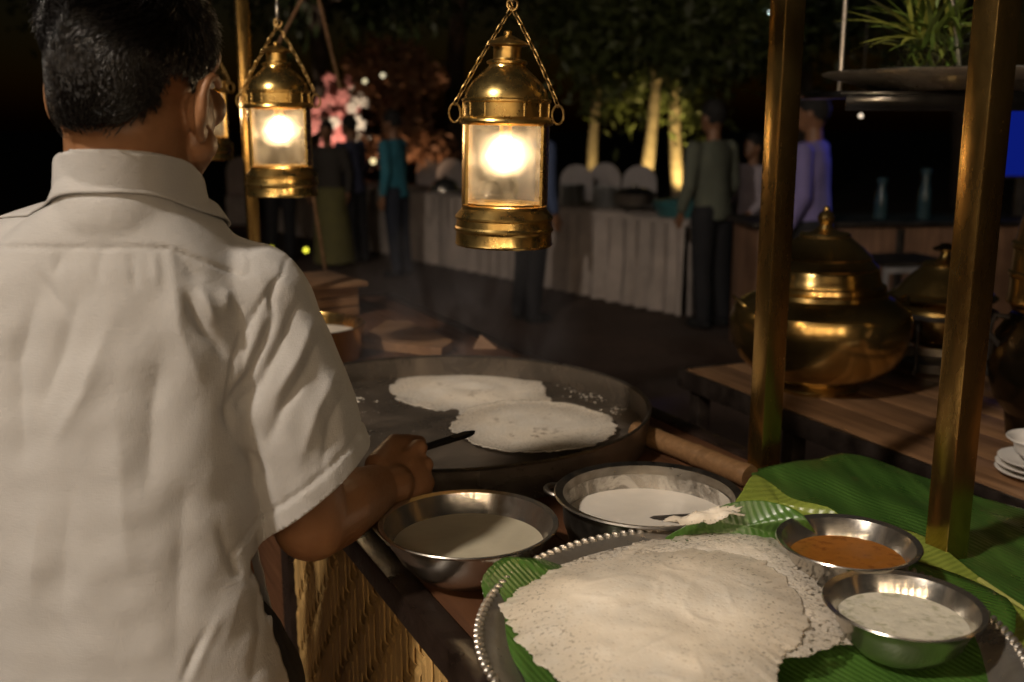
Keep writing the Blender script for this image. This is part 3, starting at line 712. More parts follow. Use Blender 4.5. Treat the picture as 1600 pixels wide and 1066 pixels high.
for i in range(4):
    a = R(45+90*i); MB().tube([(.138*math.cos(a), .138*math.sin(a), .16), (.13*math.cos(a), .13*math.sin(a), .03), (.14*math.cos(a), .14*math.sin(a), .004)], .006, 8).build('leg', M['iron'], pot2)
MB().lathe([(0,.006),(.11,.006),(.112,.03),(.108,.03),(.106,.012),(0,.012)], 40).build('fuel_dish', M['steel_used'], pot2)
# right edge: dark round pot with tall brass canister on it
q = P(1640, 590, 2.18); q.z = ZB2
dp = thing('dark_pot', 'dark round pot with a bail handle at the right edge of the side table', 'pot', q)
MB().lathe([(0,0),(.075,0),(.082,.05),(.11,.085),(.125,.15),(.115,.22),(.088,.265),(0,.27)], 48).build('body', simple('blackened_brass', (.05,.035,.02), .22, .9, .4), dp, angle=25)
MB().tube([(-.115, 0, .20), (-.14, 0, .23), (-.13, 0, .265), (-.1, 0, .26)], .006, 8).build('handle', M['iron'], dp)
MB().lathe([(0,.271),(.085,.271),(.09,.28),(.08,.286),(0,.287)], 40).build('lid', M['brass_pot'], dp)
cn = thing('brass_canister', 'tall ribbed brass canister standing on the dark pot at the right edge', 'canister', q + Vector((0,0,.287)))
MB().lathe([(0,0),(.098,0),(.1,.006),(.097,.02),(.097,.055),(.101,.06),(.101,.066),(.097,.07),(.096,.115),(.1,.12),(.099,.128),(.093,.133),(.088,.16),(.08,.2),(.06,.205),(0,.207)], 56).build('body', M['brass_pot'], cn, angle=25)
MB().lathe([(.0,.2075),(.083,.2075),(.085,.214),(.05,.225),(.012,.23),(.012,.245),(0,.247)], 40).build('lid', M['brass_pot'], cn)
# plates and bowls at the right edge
q = G(1622, 745, ZB2)
for i, (lab, r, z) in enumerate((('lowest white china plate of the stack at the table edge', .075, 0), ('second white plate up in the stack at the table edge', .074, .011), ('third white plate up in the stack, below the bowl', .073, .022), ('white china bowl on top of the small plate stack', .06, .034))):
    pr = [(0,.002),(r*.6,0),(r*.62,.003),(r,.012),(r+.001,.014),(r-.002,.0145),(r*.6,.006),(0,.005)] if i < 3 else bowl_profile(r, .04, .03)
    solo('plate' if i < 3 else 'bowl', MB().lathe(pr, 48), M['porcelain'], lab, 'plate' if i < 3 else 'bowl', (q.x + random.uniform(-.003,.003), q.y, ZB2 + z + .001), 'white china at the table edge')
q2 = G(1640, 690, ZB2)
for i in range(3):
    solo('bowl', MB().lathe(bowl_profile(.06, .04, .032), 48), M['porcelain'], ('bottom', 'middle', 'top')[i] + ' white bowl of the nested pile behind the plate stack', 'bowl', (q2.x+.03, q2.y+.06, ZB2 + .001 + i*.017), 'white china at the table edge')

# hanging shelf with platter and plants
sp = P(1500, 150, 2.3); zs = 1.604
sh = thing('hanging_shelf', 'dark glossy shelf hung on steel rods above the side table', 'shelf', (sp.x, sp.y, zs), R(4))
MB().box((.06, .05, .006), (.76, .34, .012), None, .002).build('panel', M['shelf_glass'], sh)
MB().box((.06, -.122, -.012), (.74, .006, .036), None, .001).build('edge_strip', M['shelf_glass'], sh)
for a, b in (((-.02,-.05,.012), (-.13,-.05,.5)), ((.3,-.05,.012), (.3,-.05,.5)), ((.3,.2,.012), (.3,.2,.5)), ((-.2,.2,.012), (-.2,.2,.5))): MB().tube([a, b], .006, 8).build('rod', M['silver'], sh)
pl = P(1480, 116, 2.26)
plat = solo('silver_platter', MB().lathe([(0,0),(.15,0),(.20,.018),(.262,.034),(.268,.040),(.26,.042),(.2,.022),(.148,.005),(0,.005)], 72), M['platter'], 'wide silver platter on the hanging shelf under the plants', 'platter', (pl.x, pl.y, zs+.0135))
vx = P(1458, 108, 2.26); vz = zs+.02
vase = solo('glass_vase', MB().lathe([(0,0),(.07,0),(.078,.01),(.08,.11),(.077,.111),(.075,.012),(0,.006)], 40), M['clear'], 'clear glass vase filled with green stems on the platter', 'vase', (vx.x, vx.y, vz))
plant = thing('leafy_plant', 'long narrow green leaves sprouting from the glass vase', 'plant', (vx.x, vx.y, vz+.008))
lfm = [simple('reed_leaf', (.13,.185,.03), .4, 0, .3, 20, .1), simple('reed_leaf_pale', (.24,.25,.045), .4, 0, .3, 20, .1)]
def blade(p0, d, L, w, droop, m, par, r):
    mb = MB(); n = 12; p = Vector(p0); d = Vector(d).normalized(); side = d.cross(Vector((0,0,1)));
    if side.length < .1: side = Vector((1,0,0))
    side.normalize(); side = (side + Vector((r.uniform(-.4,.4), r.uniform(-.4,.4), r.uniform(-.5,.5)))).normalized()
    for i in range(n+1):
        f = i/n; ww = w*math.sin(PI*min(1, .12 + f*.88))**.8*(1 - .2*f); nn = side.cross(d).normalized()
        mb.v += [tuple(p - side*ww/2), tuple(p + nn*ww*.12), tuple(p + side*ww/2), tuple(p - nn*.0006)]
        p = p + d*L/n; d = (d + Vector((0,0,-droop/n))).normalized()
    for i in range(n):
        for c in range(4): a = i*4+c; b = i*4+(c+1) % 4; mb.f.append((a, b, b+4, a+4))
    return mb.build('leaf', m, par, angle=60)
rr = random.Random(5)
for i in range(80):
    a = rr.uniform(0, 2*PI); el = rr.uniform(.25, 1.4); d = (math.cos(a)*math.cos(el), math.sin(a)*math.cos(el)*.8, math.sin(el))
    blade((rr.uniform(-.045,.045), rr.uniform(-.045,.045), rr.uniform(.07,.11)), d, rr.uniform(.12,.26), rr.uniform(.009,.017), rr.uniform(.3,1.1), lfm[rr.random() < .3], plant, rr)
for (dx, dz, L, dr) in ((-1, .42, .2, .25), (-1, .15, .15, .5), (-.9, .75, .2, .5), (-1, .9, .16, .5), (-1,.3,.12,.9)):
    blade((-.04, -.03, .095), (dx, -.2, dz), L, .015, dr, lfm[1], plant, rr)
for i in range(60):
    a = rr.uniform(0, 2*PI); q = rr.uniform(.02, .068)
    p = Vector((q*math.cos(a), q*math.sin(a), rr.uniform(.0,.07)))
    blade(p, (rr.uniform(-1,1)*.6, rr.uniform(-1,1)*.6, rr.uniform(.3,1)), rr.uniform(.03,.05), .008, .6, lfm[rr.random() < .3], plant, rr)
q = P(1388, 97, 2.24); solo('tea_light_glass', MB().lathe([(0,0),(.012,0),(.016,.004),(.0165,.034),(.0145,.034),(.014,.006),(0,.005)], 20), M['clear'], 'tiny glass tea light holder on the platter beside the vase', 'candle holder', (q.x, q.y, zs+.0335))

exec_people = True
# ------------------------------------------------------------------ the cook
S = Vector((-.285, 1.135, 1.362)); E = P(487, 816, 1.24); W = P(585, 765, 1.40); K = P(654, 744, 1.465)
HC = P(214, 112, 1.075)                       # head centre
HY = R(-15)                                   # facing turned to the right
HM = Matrix.Rotation(HY, 3, 'Z') @ Matrix.Rotation(R(-12), 3, 'X')
def hp(x, y, z): return HC + HM @ Vector((x, y, z))     # head space: right, forward, up
ck = thing('person', 'cook seen from behind in a white short sleeved shirt, reaching over the griddle', 'person', (-.45, 1.15, 0))
LOC = Vector((-.45, 1.15, 0))
b = MB()
b.ell(hp(0, -.012, .022), (.069, .096, .092), HM, 32, 20)
b.ell(hp(0, .03, -.042), (.066, .066, .078), HM, 24, 16)
b.ell(hp(0, .055, -.085), (.044, .040, .040), HM)
b.ell(hp(0, .075, -.092), (.022, .018, .016), HM)
b.ell(hp(0, .070, .035), (.055, .026, .035), HM)
for sx in (-1, 1):
    b.ell(hp(sx*.038, .072, -.022), (.024, .022, .022), HM)
    b.cone(hp(sx*.056, .03, -.07), .022, hp(sx*.02, .075, -.088), .016)
b.cone(hp(0, .098, .01), .0085, hp(0, .118, -.028), .0125); b.ell(hp(0, .108, -.03), (.017, .012, .009), HM)
b.ell(hp(0, .093, -.055), (.022, .010, .0055), HM); b.ell(hp(0, .091, -.066), (.02, .010, .006), HM)
NB = Vector((HC.x-.020, HC.y+.012, 1.43))
b.cone(hp(0, -.012, -.06), .062, NB, .068, 36)
b.cone(hp(0, -.028, -.035), .047, NB + Vector((0,-.008,0)), .052, 36)
for sx in (-1, 1):                            # ears
    hx = []
    for i in range(11):
        t = R(-120 + 250*i/10)
        hx.append(hp(sx*(.078 + .018*max(0, math.sin(t*.5+.8))), -.004 - .016*math.cos(t) - .004*math.sin(t), -.036 + .0275*math.sin(t)))
    for i in range(10): b.cone(hx[i], .0048, hx[i+1], .0048, 8)
    b.ell(hp(sx*.079, -.004, -.036), (.0045, .016, .027), HM@Matrix.Rotation(R(sx*18), 3, 'Z'))
    b.ell(hp(sx*.087, -.010, -.034), (.0042, .014, .025), HM@Matrix.Rotation(R(sx*42), 3, 'Z')); b.ell(hp(sx*.082, -.004, -.036), (.006, .014, .024), HM@Matrix.Rotation(R(sx*25), 3, 'Z'))
    b.ell(hp(sx*.077, .004, -.064), (.0055, .009, .011), HM)
    b.ell(hp(sx*.070, .006, -.042), (.012, .014, .022), HM)
# trunk and arms
b.ell((-.44, 1.17, 1.25), (.14, .09, .2)); b.ell((-.44, 1.16, .98), (.13, .085, .16)); b.cone((-.42, 1.155, 1.39), .045, S, .036)
SL = Vector((-.615, 1.15, 1.374)); EL = Vector((-.70, 1.24, 1.09)); WL = Vector((-.60, 1.42, 1.05))
b.cone((-.45, 1.155, 1.39), .045, SL, .04)
b.cone(S, .038, S.lerp(E, .5), .047, 24); b.cone(S.lerp(E, .5), .049, E, .046, 24); b.ell(E, .047, None, 24, 14)
b.cone(E, .047, E.lerp(W, .35), .0475, 24); b.cone(E.lerp(W, .35), .0475, E.lerp(W, .75), .040, 24); b.cone(E.lerp(W, .75), .040, W, .034, 24)
b.cone(SL, .049, EL, .041); b.cone(EL, .042, WL, .028)
def hand(bb, W, K, u0, side, k=1.0):
    b = MB()
    d = (K - W).normalized(); u = (u0 - d*u0.dot(d)).normalized(); n = u.cross(d)*side; n.normalize()   # n: back of the hand
    fm = Matrix((d, u, n)).transposed()
    L = (K - W).length
    b.ell(W + d*.045 - n*.003, (.052, .039, .0175), fm); b.ell(W + d*.06 - u*.004, (.036, .042, .016), fm)
    b.cone(W, .027, W + d*.03, .027)
    pos = [(.034, 0.0, .043, .026), (.0115, .004, .047, .030), (-.011, .001, .044, .028), (-.031, -.006, .036, .022)]
    for i, (uo, do, l1, l2) in enumerate(pos):
        r = (.0103, .0106, .0102, .0092)[i]
        k0 = W + d*(L*.98 + do) + u*uo; b.ell(k0 + n*.001, r*1.12)
        k1 = k0 + (d*.42 - n*.9).normalized()*l1
        k2 = k1 + (-d*.93 - n*.25).normalized()*l2; k3 = k2 + (-d*.4 + n*.9).normalized()*.019
        b.cone(W + d*.04 + u*uo*.6, r*.95, k0, r); b.cone(k0, r, k1, r*.95); b.cone(k1, r*.95, k2, r*.9); b.cone(k2, r*.9, k3, r*.85)
    t0 = W + d*.018 + u*.026 - n*.006; t1 = W + d*.060 + u*.045 - n*.016; t2 = W + d*(L+.004) + u*.042 - n*.022; t3 = t2 + d*.022 - u*.004 - n*.004
    b.cone(t0, .017, t1, .0135); b.cone(t1, .0135, t2, .0112); b.cone(t2, .0112, t3, .0098)
    b.cone(t0, .016, W + d*.05 - n*.006, .018)
    bb.add([W + (Vector(q) - W)*k for q in b.v], b.f)
    return d, u, n, W + (t3-W)*k
UP = Vector((-.25, .15, .95))
hd_, hu_, hn_, tip = hand(b, W, K, UP, -1, 1.14)
hand(b, WL, WL + Vector((.05,.07,.0)), Vector((0,0,1)), 1)
b.v = [(x-LOC.x, y-LOC.y, z-LOC.z) for x, y, z in b.v]
me = union(b, .0025, 4, .5); me.materials.append(M['skin'])
body = put('body', me, ck)
for sx in (-1, 1):
    ey = MB().ell(hp(sx*.031, .083, .012) - LOC, .0118).build('eye', M['porcelain'], ck)
    MB().ell(hp(sx*.031, .0925, .012) - LOC, (.0052,.003,.0052), HM).build('iris', M['hair'], ey)

# ---- hair: a dark cap and several thousand wavy strands
def hairline(az):                                      # az: 0 = forward, pi = back ; returns lowest height in head space
    a = abs(az); pts = [(0, .075), (.6, .07), (1.1, .03), (1.38, -.035), (1.58, -.002), (1.86, -.012), (2.0, -.045), (2.4, -.070), (PI, -.074)]
    for i in range(len(pts)-1):
        if a <= pts[i+1][0]: f = (a - pts[i][0])/(pts[i+1][0]-pts[i][0]); return pts[i][1] + f*(pts[i+1][1]-pts[i][1])
    return pts[-1][1]
CE = np.array((0, -.012, .022)); RE = np.array((.069, .096, .092))
cap = MB(); nu, nv = 64, 40; ids = {}
def scalp(az, z, k=1.0):
    zz = max(-1, min(1, (z - CE[2])/RE[2])); q = math.sqrt(1 - zz*zz)
    if z < CE[2]: q = max(q, .80 + .2*q)               # the back of the skull runs on into the neck
    return np.array((RE[0]*q*math.sin(az)*k, CE[1] + RE[1]*q*math.cos(az)*k, CE[2] + (z - CE[2])*k))
for i in range(nv+1):
    for j in range(nu):
        az = -PI + 2*PI*j/nu; h0 = hairline(az); f = i/nv; th = (1-f)**1.0
        z = h0 + (CE[2]+RE[2]-.0002 - h0)*math.sin(f*PI/2)
        k = 1.0 + .022*min(1, f*5 + .15); cap.v.append(tuple(hp(*scalp(az, z, k)) - LOC))
for i in range(nv):
    for j in range(nu): cap.f.append((i*nu+j, i*nu+(j+1) % nu, (i+1)*nu+(j+1) % nu, (i+1)*nu+j))
hair = cap.build('hair', M['scalp'], ck, angle=90)
NS = 15000; sn = [Sines(60+i, 10) for i in range(5)]
az = RNG.uniform(-PI, PI, NS); fz = RNG.uniform(0, 1, NS)
roots = []; keep = []
for a, f in zip(az, fz):
    h0 = hairline(a) + RNG.normal()*.003; z = h0 + (CE[2]+RE[2]-.0005 - h0)*f
    roots.append(scalp(a, z, 1.024))
p = np.array(roots); ns = 9
nrm = (p - CE)/RE**2; nrm /= np.linalg.norm(nrm, axis=1)[:, None]
whorl = np.array((.012, -.055, .10)); wd_ = whorl - CE; 
steps = []
lowf = np.clip((p[:, 2] + .01)/.08, 0, 1)              # shorter towards the nape
L = (.009 + .030*lowf)*RNG.uniform(.7, 1.25, NS); cur = p.copy()
down = np.stack([p[:, 0]-whorl[0], p[:, 1]-whorl[1], p[:, 2]-whorl[2]], 1) + np.array((0, 0, -.05))
d = down - nrm*(down*nrm).sum(1)[:, None]; d /= np.linalg.norm(d, axis=1)[:, None] + 1e-9
lat = np.cross(nrm, d)
pts = [cur.copy()]
for i in range(ns):
    f = i/ns
    sw = 1.5*sn[0](p, 62)[:, None]*lat*(.4+f) + .8*np.sin(f*7.5 + 3*sn[2](p, 60))[:, None]*lat*.75
    up_ = ((.15 + .2*lowf)*(1-f*1.5) + (.12+.32*lowf)*sn[1](p, 85) + (.1+.2*lowf)*np.sin(f*8 + 4*sn[3](p, 60)))[:, None]*nrm
    st_ = d + sw + up_ + .12*RNG.normal(size=(NS, 3)); st_ /= np.linalg.norm(st_, axis=1)[:, None]
    cur = cur + st_*(L/ns)[:, None]
    q = (cur - CE)/(RE*1.035); ln = np.linalg.norm(q, axis=1); inside = (ln < 1) & (cur[:, 2] > CE[2]-.03); cur[inside] = CE + (cur[inside]-CE)/ln[inside, None]
    pts.append(cur.copy())
pts = np.array(pts)                                    # (ns+1, NS, 3)
hm_ = np.array(HM); W_ = pts@hm_.T + np.array(HC - LOC)
V = []; tq = np.gradient(W_, axis=0); tq /= np.linalg.norm(tq, axis=2)[:, :, None]+1e-9
ref = RNG.normal(size=(NS, 3)); s1 = np.cross(tq, ref[None]); s1 /= np.linalg.norm(s1, axis=2)[:, :, None]+1e-9; s2 = np.cross(tq, s1)
rad = (.00075*(1 - .75*(np.arange(ns+1)/ns)**2))[:, None, None]
ring = [W_ + rad*(s1*math.cos(a) + s2*math.sin(a)) for a in (0, 2.094, 4.189)]
Vh = np.stack(ring, 2).transpose(1, 0, 2, 3).reshape(-1, 3)     # strand, step, corner
F = []
base = (np.arange(NS)*(ns+1)*3)[:, None, None]; i_ = (np.arange(ns)*3)[None, :, None]; c_ = np.arange(3)[None, None, :]
a0 = base+i_+c_; a1 = base+i_+(c_+1) % 3
F = np.stack([a0, a1, a1+3, a0+3], -1).reshape(-1, 4)
hm = bpy.data.meshes.new('hair_strands'); hm.from_pydata(Vh.tolist(), [], F.tolist()); hm.update(); hm.materials.append(M['hair'])
hm.polygons.foreach_set('use_smooth', [True]*len(hm.polygons))
tag(put('hair_strands', hm, hair), kind='stuff')

# ---- shirt: lofted trunk, shoulders and sleeves, then folds pushed into the cloth
sm = MB()
rings = [(.72,-.435,1.13,.195,.145),(.82,-.437,1.13,.190,.14),(.90,-.44,1.13,.186,.136),(1.0,-.447,1.13,.174,.13),(1.08,-.452,1.13,.166,.126),(1.16,-.455,1.132,.164,.123),(1.24,-.455,1.137,.172,.12),(1.32,-.452,1.140,.176,.113),(1.375,-.447,1.137,.165,.107),(1.415,-.437,1.131,.135,.097),(1.442,-.428,1.127,.108,.087),(1.464,NB.x,NB.y,.080,.080)]
YW = R(-10); nr = 48; vs = []; fs = []
fine = []
zz = np.linspace(rings[0][0], rings[-1][0], 40); ra = np.array(rings)
for z in zz: fine.append([z] + [np.interp(z, ra[:, 0], ra[:, c]) for c in range(1, 5)])
for z, cx, cy, a, bb in fine:
    for j in range(nr):
        t = 2*PI*j/nr; ex = 2.4; co, si = math.cos(t), math.sin(t)
        x = a*math.copysign(abs(co)**(2/ex), co); y = bb*math.copysign(abs(si)**(2/ex), si)
        vs.append((cx + x*math.cos(YW) - y*math.sin(YW), cy + x*math.sin(YW) + y*math.cos(YW), z))
m_ = len(fine)
for i in range(m_-1):
    for j in range(nr): fs.append((i*nr+j, i*nr+(j+1) % nr, (i+1)*nr+(j+1) % nr, (i+1)*nr+j))
fs.append(tuple(range(nr))); fs.append(tuple((m_-1)*nr+j for j in range(nr)))
sm.add(vs, fs)
HEM = P(494, 757, 1.225); HN = Vector((.60, .10, -.79)).normalized()
ax = (HEM - S).normalized()
sm.cone(NB + Vector((0,.022,-.085)), .100, NB + Vector((0,-.002,.010)), .0765, 36); sm.cone(NB + Vector((0,0,-.03)), .076, NB + Vector((0,-.020,.028)), .071, 36)
sm.cone((-.415, 1.15, 1.405), .060, S + Vector((0,0,-.004)), .057); sm.cone((-.45, 1.15, 1.416), .062, SL, .058)
sm.cone(S + Vector((-.005,0,-.004)), .063, S.lerp(HEM, .5), .074); sm.cone(S.lerp(HEM, .5), .074, HEM + ax*.07, .080)
axl = (EL - SL).normalized(); HL = SL + axl*.23
sm.cone(SL, .058, HL + axl*.06, .078)
me = union(sm, .0036, 22, .5)
co = getco(me); 
def px_of(co):                                         # design coordinates of the back as it hangs
    q = co - np.array((0, 0, CAMZ)); dep = q[:, 1]*CT - q[:, 2]*ST
    return 800 + FPX*q[:, 0]/dep, 533 - FPX*(q[:, 1]*ST + q[:, 2]*CT)/dep
def strokes(U, Vv, lst):
    out = np.zeros(len(U))
    for amp, wdt, pl in lst:
        best = np.full(len(U), 1e9); par = np.zeros(len(U)); n = len(pl)-1
        for i in range(n):
            (x0, y0), (x1, y1) = pl[i], pl[i+1]; dx, dy = x1-x0, y1-y0; l2 = dx*dx+dy*dy
            t = np.clip(((U-x0)*dx + (Vv-y0)*dy)/l2, 0, 1); ds = np.hypot(U-x0-t*dx, Vv-y0-t*dy)
            up = ds < best; best[up] = ds[up]; par[up] = (i + t[up])/n
        out += 1.12*amp*(.55*np.exp(-(best/wdt)**2) + .45*np.exp(-np.abs(best)/(.55*wdt)))*np.clip(np.sin(PI*np.clip(par*.94+.03, 0, 1)), 0, 1)**.6
    return out
FOLDS = [(-.0035, 9, [(57,425),(80,460),(105,495)]), (-.007, 17, [(55,470),(24,565),(28,640),(36,720)]), (.006, 20, [(170,505),(134,614),(84,690)]), (-.005, 16, [(120,470),(95,560),(60,640)]),
  (-.007, 26, [(250,570),(236,640),(232,760)]), (.006, 20, [(268,400),(280,517),(315,600)]), (-.009, 9, [(292,462),(304,490),(322,520),(357,556)]), (.008, 15, [(312,450),(326,485),(335,510)]), (-.003, 12, [(283,398),(297,425),(318,440)]),
  (.005, 16, [(352,450),(348,490)]), (-.003, 9, [(150,395),(155,440)]), (-.003, 8, [(95,395),(85,430)]), (-.003, 8, [(205,395),(212,450)]), (.003, 9, [(240,395),(246,450)]),
  (-.007, 9, [(428,495),(414,528),(384,592),(356,640),(362,672)]), (-.006, 7, [(428,492),(425,465),(432,440)]), (.005, 12, [(408,500),(390,560),(368,610)]), (-.007, 8, [(396,598),(385,622),(372,640)]),
  (-.005, 10, [(470,470),(450,520),(405,600),(385,650)]), (.005, 12, [(488,500),(465,560),(430,620)]), (-.006, 11, [(500,530),(480,580),(440,640),(420,690)]), (.004, 12, [(525,580),(495,640),(470,720)]), (-.004, 10, [(540,610),(520,660),(505,730)]), (-.005, 9, [(372,690),(398,720),(410,745)]),
  (.004, 25, [(180,620),(190,780),(200,900)]), (-.004, 28, [(110,760),(100,880),(95,1000)]), (-.004, 26, [(290,760),(280,900),(275,1040)]), (.004, 24, [(60,800),(50,960)]), (-.005, 7, [(325,985),(300,1030),(285,1066)]), (.003, 9, [(345,960),(318,1010),(300,1060)]),
  (-.006, 7, [(398,830),(407,860),(400,890),(388,905)]), (.006, 8, [(412,800),(420,850),(418,900)]), (-.004, 10, [(340,820),(365,880),(372,905)]), (-.004, 9, [(400,930),(405,985),(395,1066)]), (.003, 20, [(370,930),(350,1010)])]
U, Vp = px_of(co); no = getno(me)
back = np.clip(-no[:, 1]*1.3 + .25, 0, 1)*(co[:, 1] < 1.22)
h = strokes(U, Vp, FOLDS)*back
s5 = Sines(90, 12); s6 = Sines(91, 12); s7 = Sines(92, 14)
q = co*np.array((1, 1, .28)); dm = np.clip((1.40 - co[:, 2])/.05, 0, 1)
h += dm*(.0022*s5(q, 30) + .0011*s6(q, 90)) + .0009*s7(co, 120)
q9 = co*np.array((1, 1, .55)); s8 = Sines(95, 10); s9 = Sines(97, 8)
h += dm*.45*(-.0016*np.exp(-(s8(q9, 20)/.09)**2)*np.clip(s9(co, 14)*1.2, 0, 1) + .0012*np.exp(-(s9(q9, 33)/.12)**2)*np.clip(s8(co, 17)*1.2, 0, 1))
d2 = np.abs(np.dot(co - np.array(HEM), np.array(HN))); slv = co[:, 0] > -.30
yseam = np.where(U < 260, 387 + .004*(U-130), 388 + (U-260)*.37)
ys = np.exp(-((Vp - yseam)/2.6)**2)*(U < 385)*back
yoke_up = (1/(1+np.exp((Vp - yseam)/2.0)))*(U < 385)*back
h += -.0030*ys + .0016*yoke_up
gath = np.exp(-np.clip(Vp-yseam, 0, 1e9)/28)*(Vp > yseam)*(U < 380)*back; h += .0006*gath*np.sin(U*.13 + 3*np.sin(U*.045))
# armhole seam
arm = [(446,408),(440,430),(418,455),(398,490),(378,520),(366,560),(358,610),(356,650)]
h += strokes(U, Vp, [(-.0030, 3.5, [(452,400)]+arm+[(356,665)])])*(co[:, 1] < 1.2)
co = co + no*h[:, None]; setco(me, co)
# hem cut and stitched hem band
bm = bmesh.new(); bm.from_mesh(me)
def cut(bm, c, n, test):
    g = [f for f in bm.faces if test(f.calc_center_median())]; gg = set(g)
    ge = {e for f in g for e in f.edges}; gv = {v for f in g for v in f.verts}
    bmesh.ops.bisect_plane(bm, geom=list(gv)+list(ge)+g, plane_co=c, plane_no=n, clear_outer=True)
A1 = S + ax*.12
cut(bm, HEM, HN, lambda p: (p - S).dot(ax) > .15 and (p - (S + ax*(p-S).dot(ax))).length < .115 and p.x > -.34)
cut(bm, HL, axl, lambda p: (p - SL).dot(axl) > .12 and (p - (SL + axl*(p-SL).dot(axl))).length < .12 and p.x < -.6)
cut(bm, Vector((0,0,.735)), Vector((0,0,-1)), lambda p: p.z < .80)
for v in bm.verts:
    d = (v.co - HEM).dot(HN)
    if v.co.x > -.34 and abs(d) < .034 and (v.co-HEM).length < .14:
        if d > -.022: v.co += v.normal*.0012
        if abs(d + .024) < .0035: v.co -= v.normal*.0016
bm.edges.ensure_lookup_table()
for e in bm.edges:
    if e.is_boundary:
        for v in e.verts:
            for c0, n0 in ((HEM, HN), (HL, axl), (Vector((0,0,.735)), Vector((0,0,-1)))):
                d = (v.co - c0).dot(n0)
                if abs(d) < .012: v.co -= n0*d
bl = [v for v in bm.verts if v.is_boundary]
for k in range(3):
    new = {}
    for v in bl:
        nb = [e.other_vert(v).co for e in v.link_edges if e.is_boundary]
        if len(nb) == 2: new[v] = v.co*.4 + (nb[0]+nb[1])*.3
    for v, c in new.items(): v.co = c
bm.to_mesh(me); bm.free()
co = getco(me); setco(me, co - np.array(LOC)); me.materials.append(M['shirt']); me.polygons.foreach_set('use_smooth', [True]*len(me.polygons))
shirt = put('shirt', me, ck); solidify(shirt, .0016, -1)
from mathutils.bvhtree import BVHTree
_bm = bmesh.new(); _bm.from_mesh(me); BV = BVHTree.FromBMesh(_bm); _bm.free()
def shirt_r(cx, cy, t, z):
    d = Vector((math.cos(t), math.sin(t), 0)); h = BV.ray_cast(Vector((cx, cy, z)) - LOC + d*.16, -d, .16)
    return .16 - h[3] if h[0] is not None else 0
_bm = bmesh.new(); _bm.from_mesh(body.data); BB = BVHTree.FromBMesh(_bm); _bm.free()
def body_r(cx, cy, t, z):
    d = Vector((math.cos(t), math.sin(t), 0)); h = BB.ray_cast(Vector((cx, cy, z)) - LOC + d*.105, -d, .105)
    return .105 - h[3] if h[0] is not None else 0
# collar: stand and folded leaf
def collar(o1, o2, name, fold):
    mb = MB(); n = 72; rows = 16; gap = 16
    for i in range(n+1):
        t = PI/2 + .06 + (i/n)*(2*PI-.12) ; aft = .5 - .5*math.sin(t)
        for j in range(rows+1):
            f = j/rows
            r0 = o1 + (o2-o1)*f
            rx = .0715 + r0; ry = .0735 + r0
            top = 1.524 - .066*(1-aft)**1.2 - .012*math.cos(t)*0
            zlow = top - (.047 - .003*aft) + .01*math.sin(3*t)*.2
            z = top + (zlow-top)*f**1.15 + (.0025*math.sin(PI*min(1, f*4)) if fold else 0)
            cx_, cy_ = NB.x + .002, NB.y - .003
            if fold and j > 0:
                lim = shirt_r(cx_, cy_, t, z) + .0022 + .0012*f; rr_ = math.hypot(rx*math.cos(t), ry*math.sin(t))
                if lim > rr_: rx *= lim/rr_; ry *= lim/rr_
            if math.sin(t) < .5:
                lim = body_r(cx_, cy_, t, z) + (.0035 if fold else .002); rr_ = math.hypot(rx*math.cos(t), ry*math.sin(t))
                if lim > rr_: rx *= lim/rr_; ry *= lim/rr_
            x = rx*math.cos(t); y = ry*math.sin(t)
            mb.v.append((x + NB.x + .002, y + NB.y - .003, z + .0012*math.sin(5*t)*f))
    for i in range(n):
        for j in range(rows): a = i*(rows+1)+j; mb.f.append((a, a+1, a+rows+2, a+rows+1))
    mb.v = [(x-LOC.x, y-LOC.y, z-LOC.z) for x, y, z in mb.v]
    o = mb.build(name, M['shirt'], shirt, angle=80); solidify(o, .0022, 1); return o
collar(.002, .008, 'collar', True); collar(.002, .003, 'collar_stand', False)
# trousers and shoes
tr = MB()
for sx in (-1, 1):
    hx = -.44 + sx*.085
    tr.cone((hx, 1.15, .86), .1, (hx+sx*.01, 1.15, .48), .075); tr.cone((hx+sx*.01, 1.15, .48), .075, (hx+sx*.02, 1.13, .09), .062)
tr.ell((-.44, 1.15, .9), (.17, .115, .12)); tr.v = [(x-LOC.x, y-LOC.y, z) for x, y, z in tr.v]
me = union(tr, .01, 4); me.materials.append(simple('dark_trouser_cloth', (.02,.02,.024), .8)); put('trousers', me, ck)
for sx in (-1, 1):
    f = MB(); hx = -.44 + sx*.105; f.ell((hx, 1.17, .035), (.045, .12, .038)); f.ell((hx, 1.12, .06), (.042, .055, .055)); f.v = [(x-LOC.x, y-LOC.y, max(z, .001)) for x, y, z in f.v]
    f.build('shoe', M['filler'], ck)
# spatula in his hand
a = W + hd_*.098 + hu_*.034 - hn_*.024; tipp = P(741, 675, 1.60)
sdir = (tipp - a).normalized()
spt = thing('spatula', "dark flat spatula handle gripped in the cook's fist over the griddle", 'spatula', a)
l = (tipp - a).length
def flat(mb, p0, p1, w0, w1, th, up):
    d = (p1-p0).normalized(); s = d.cross(up).normalized(); u = s.cross(d); pts = []; n = 10
    for i in range(n+1):
        f = i/n; w = w0+(w1-w0)*f; 
        if f > .9: w *= math.sqrt(max(.05, 1-((f-.9)/.1)**2))
        for sx, sz in ((-1,-1),(1,-1),(1,1),(-1,1)): pts.append(p0.lerp(p1, f) + s*sx*w/2 + u*sz*th/2)
    fs = [(0,1,2,3), tuple(n*4+q for q in (3,2,1,0))]
    for i in range(n):
        for c in range(4): fs.append((i*4+c, i*4+(c+1) % 4, (i+1)*4+(c+1) % 4, (i+1)*4+c))
    return mb.add(pts, fs)
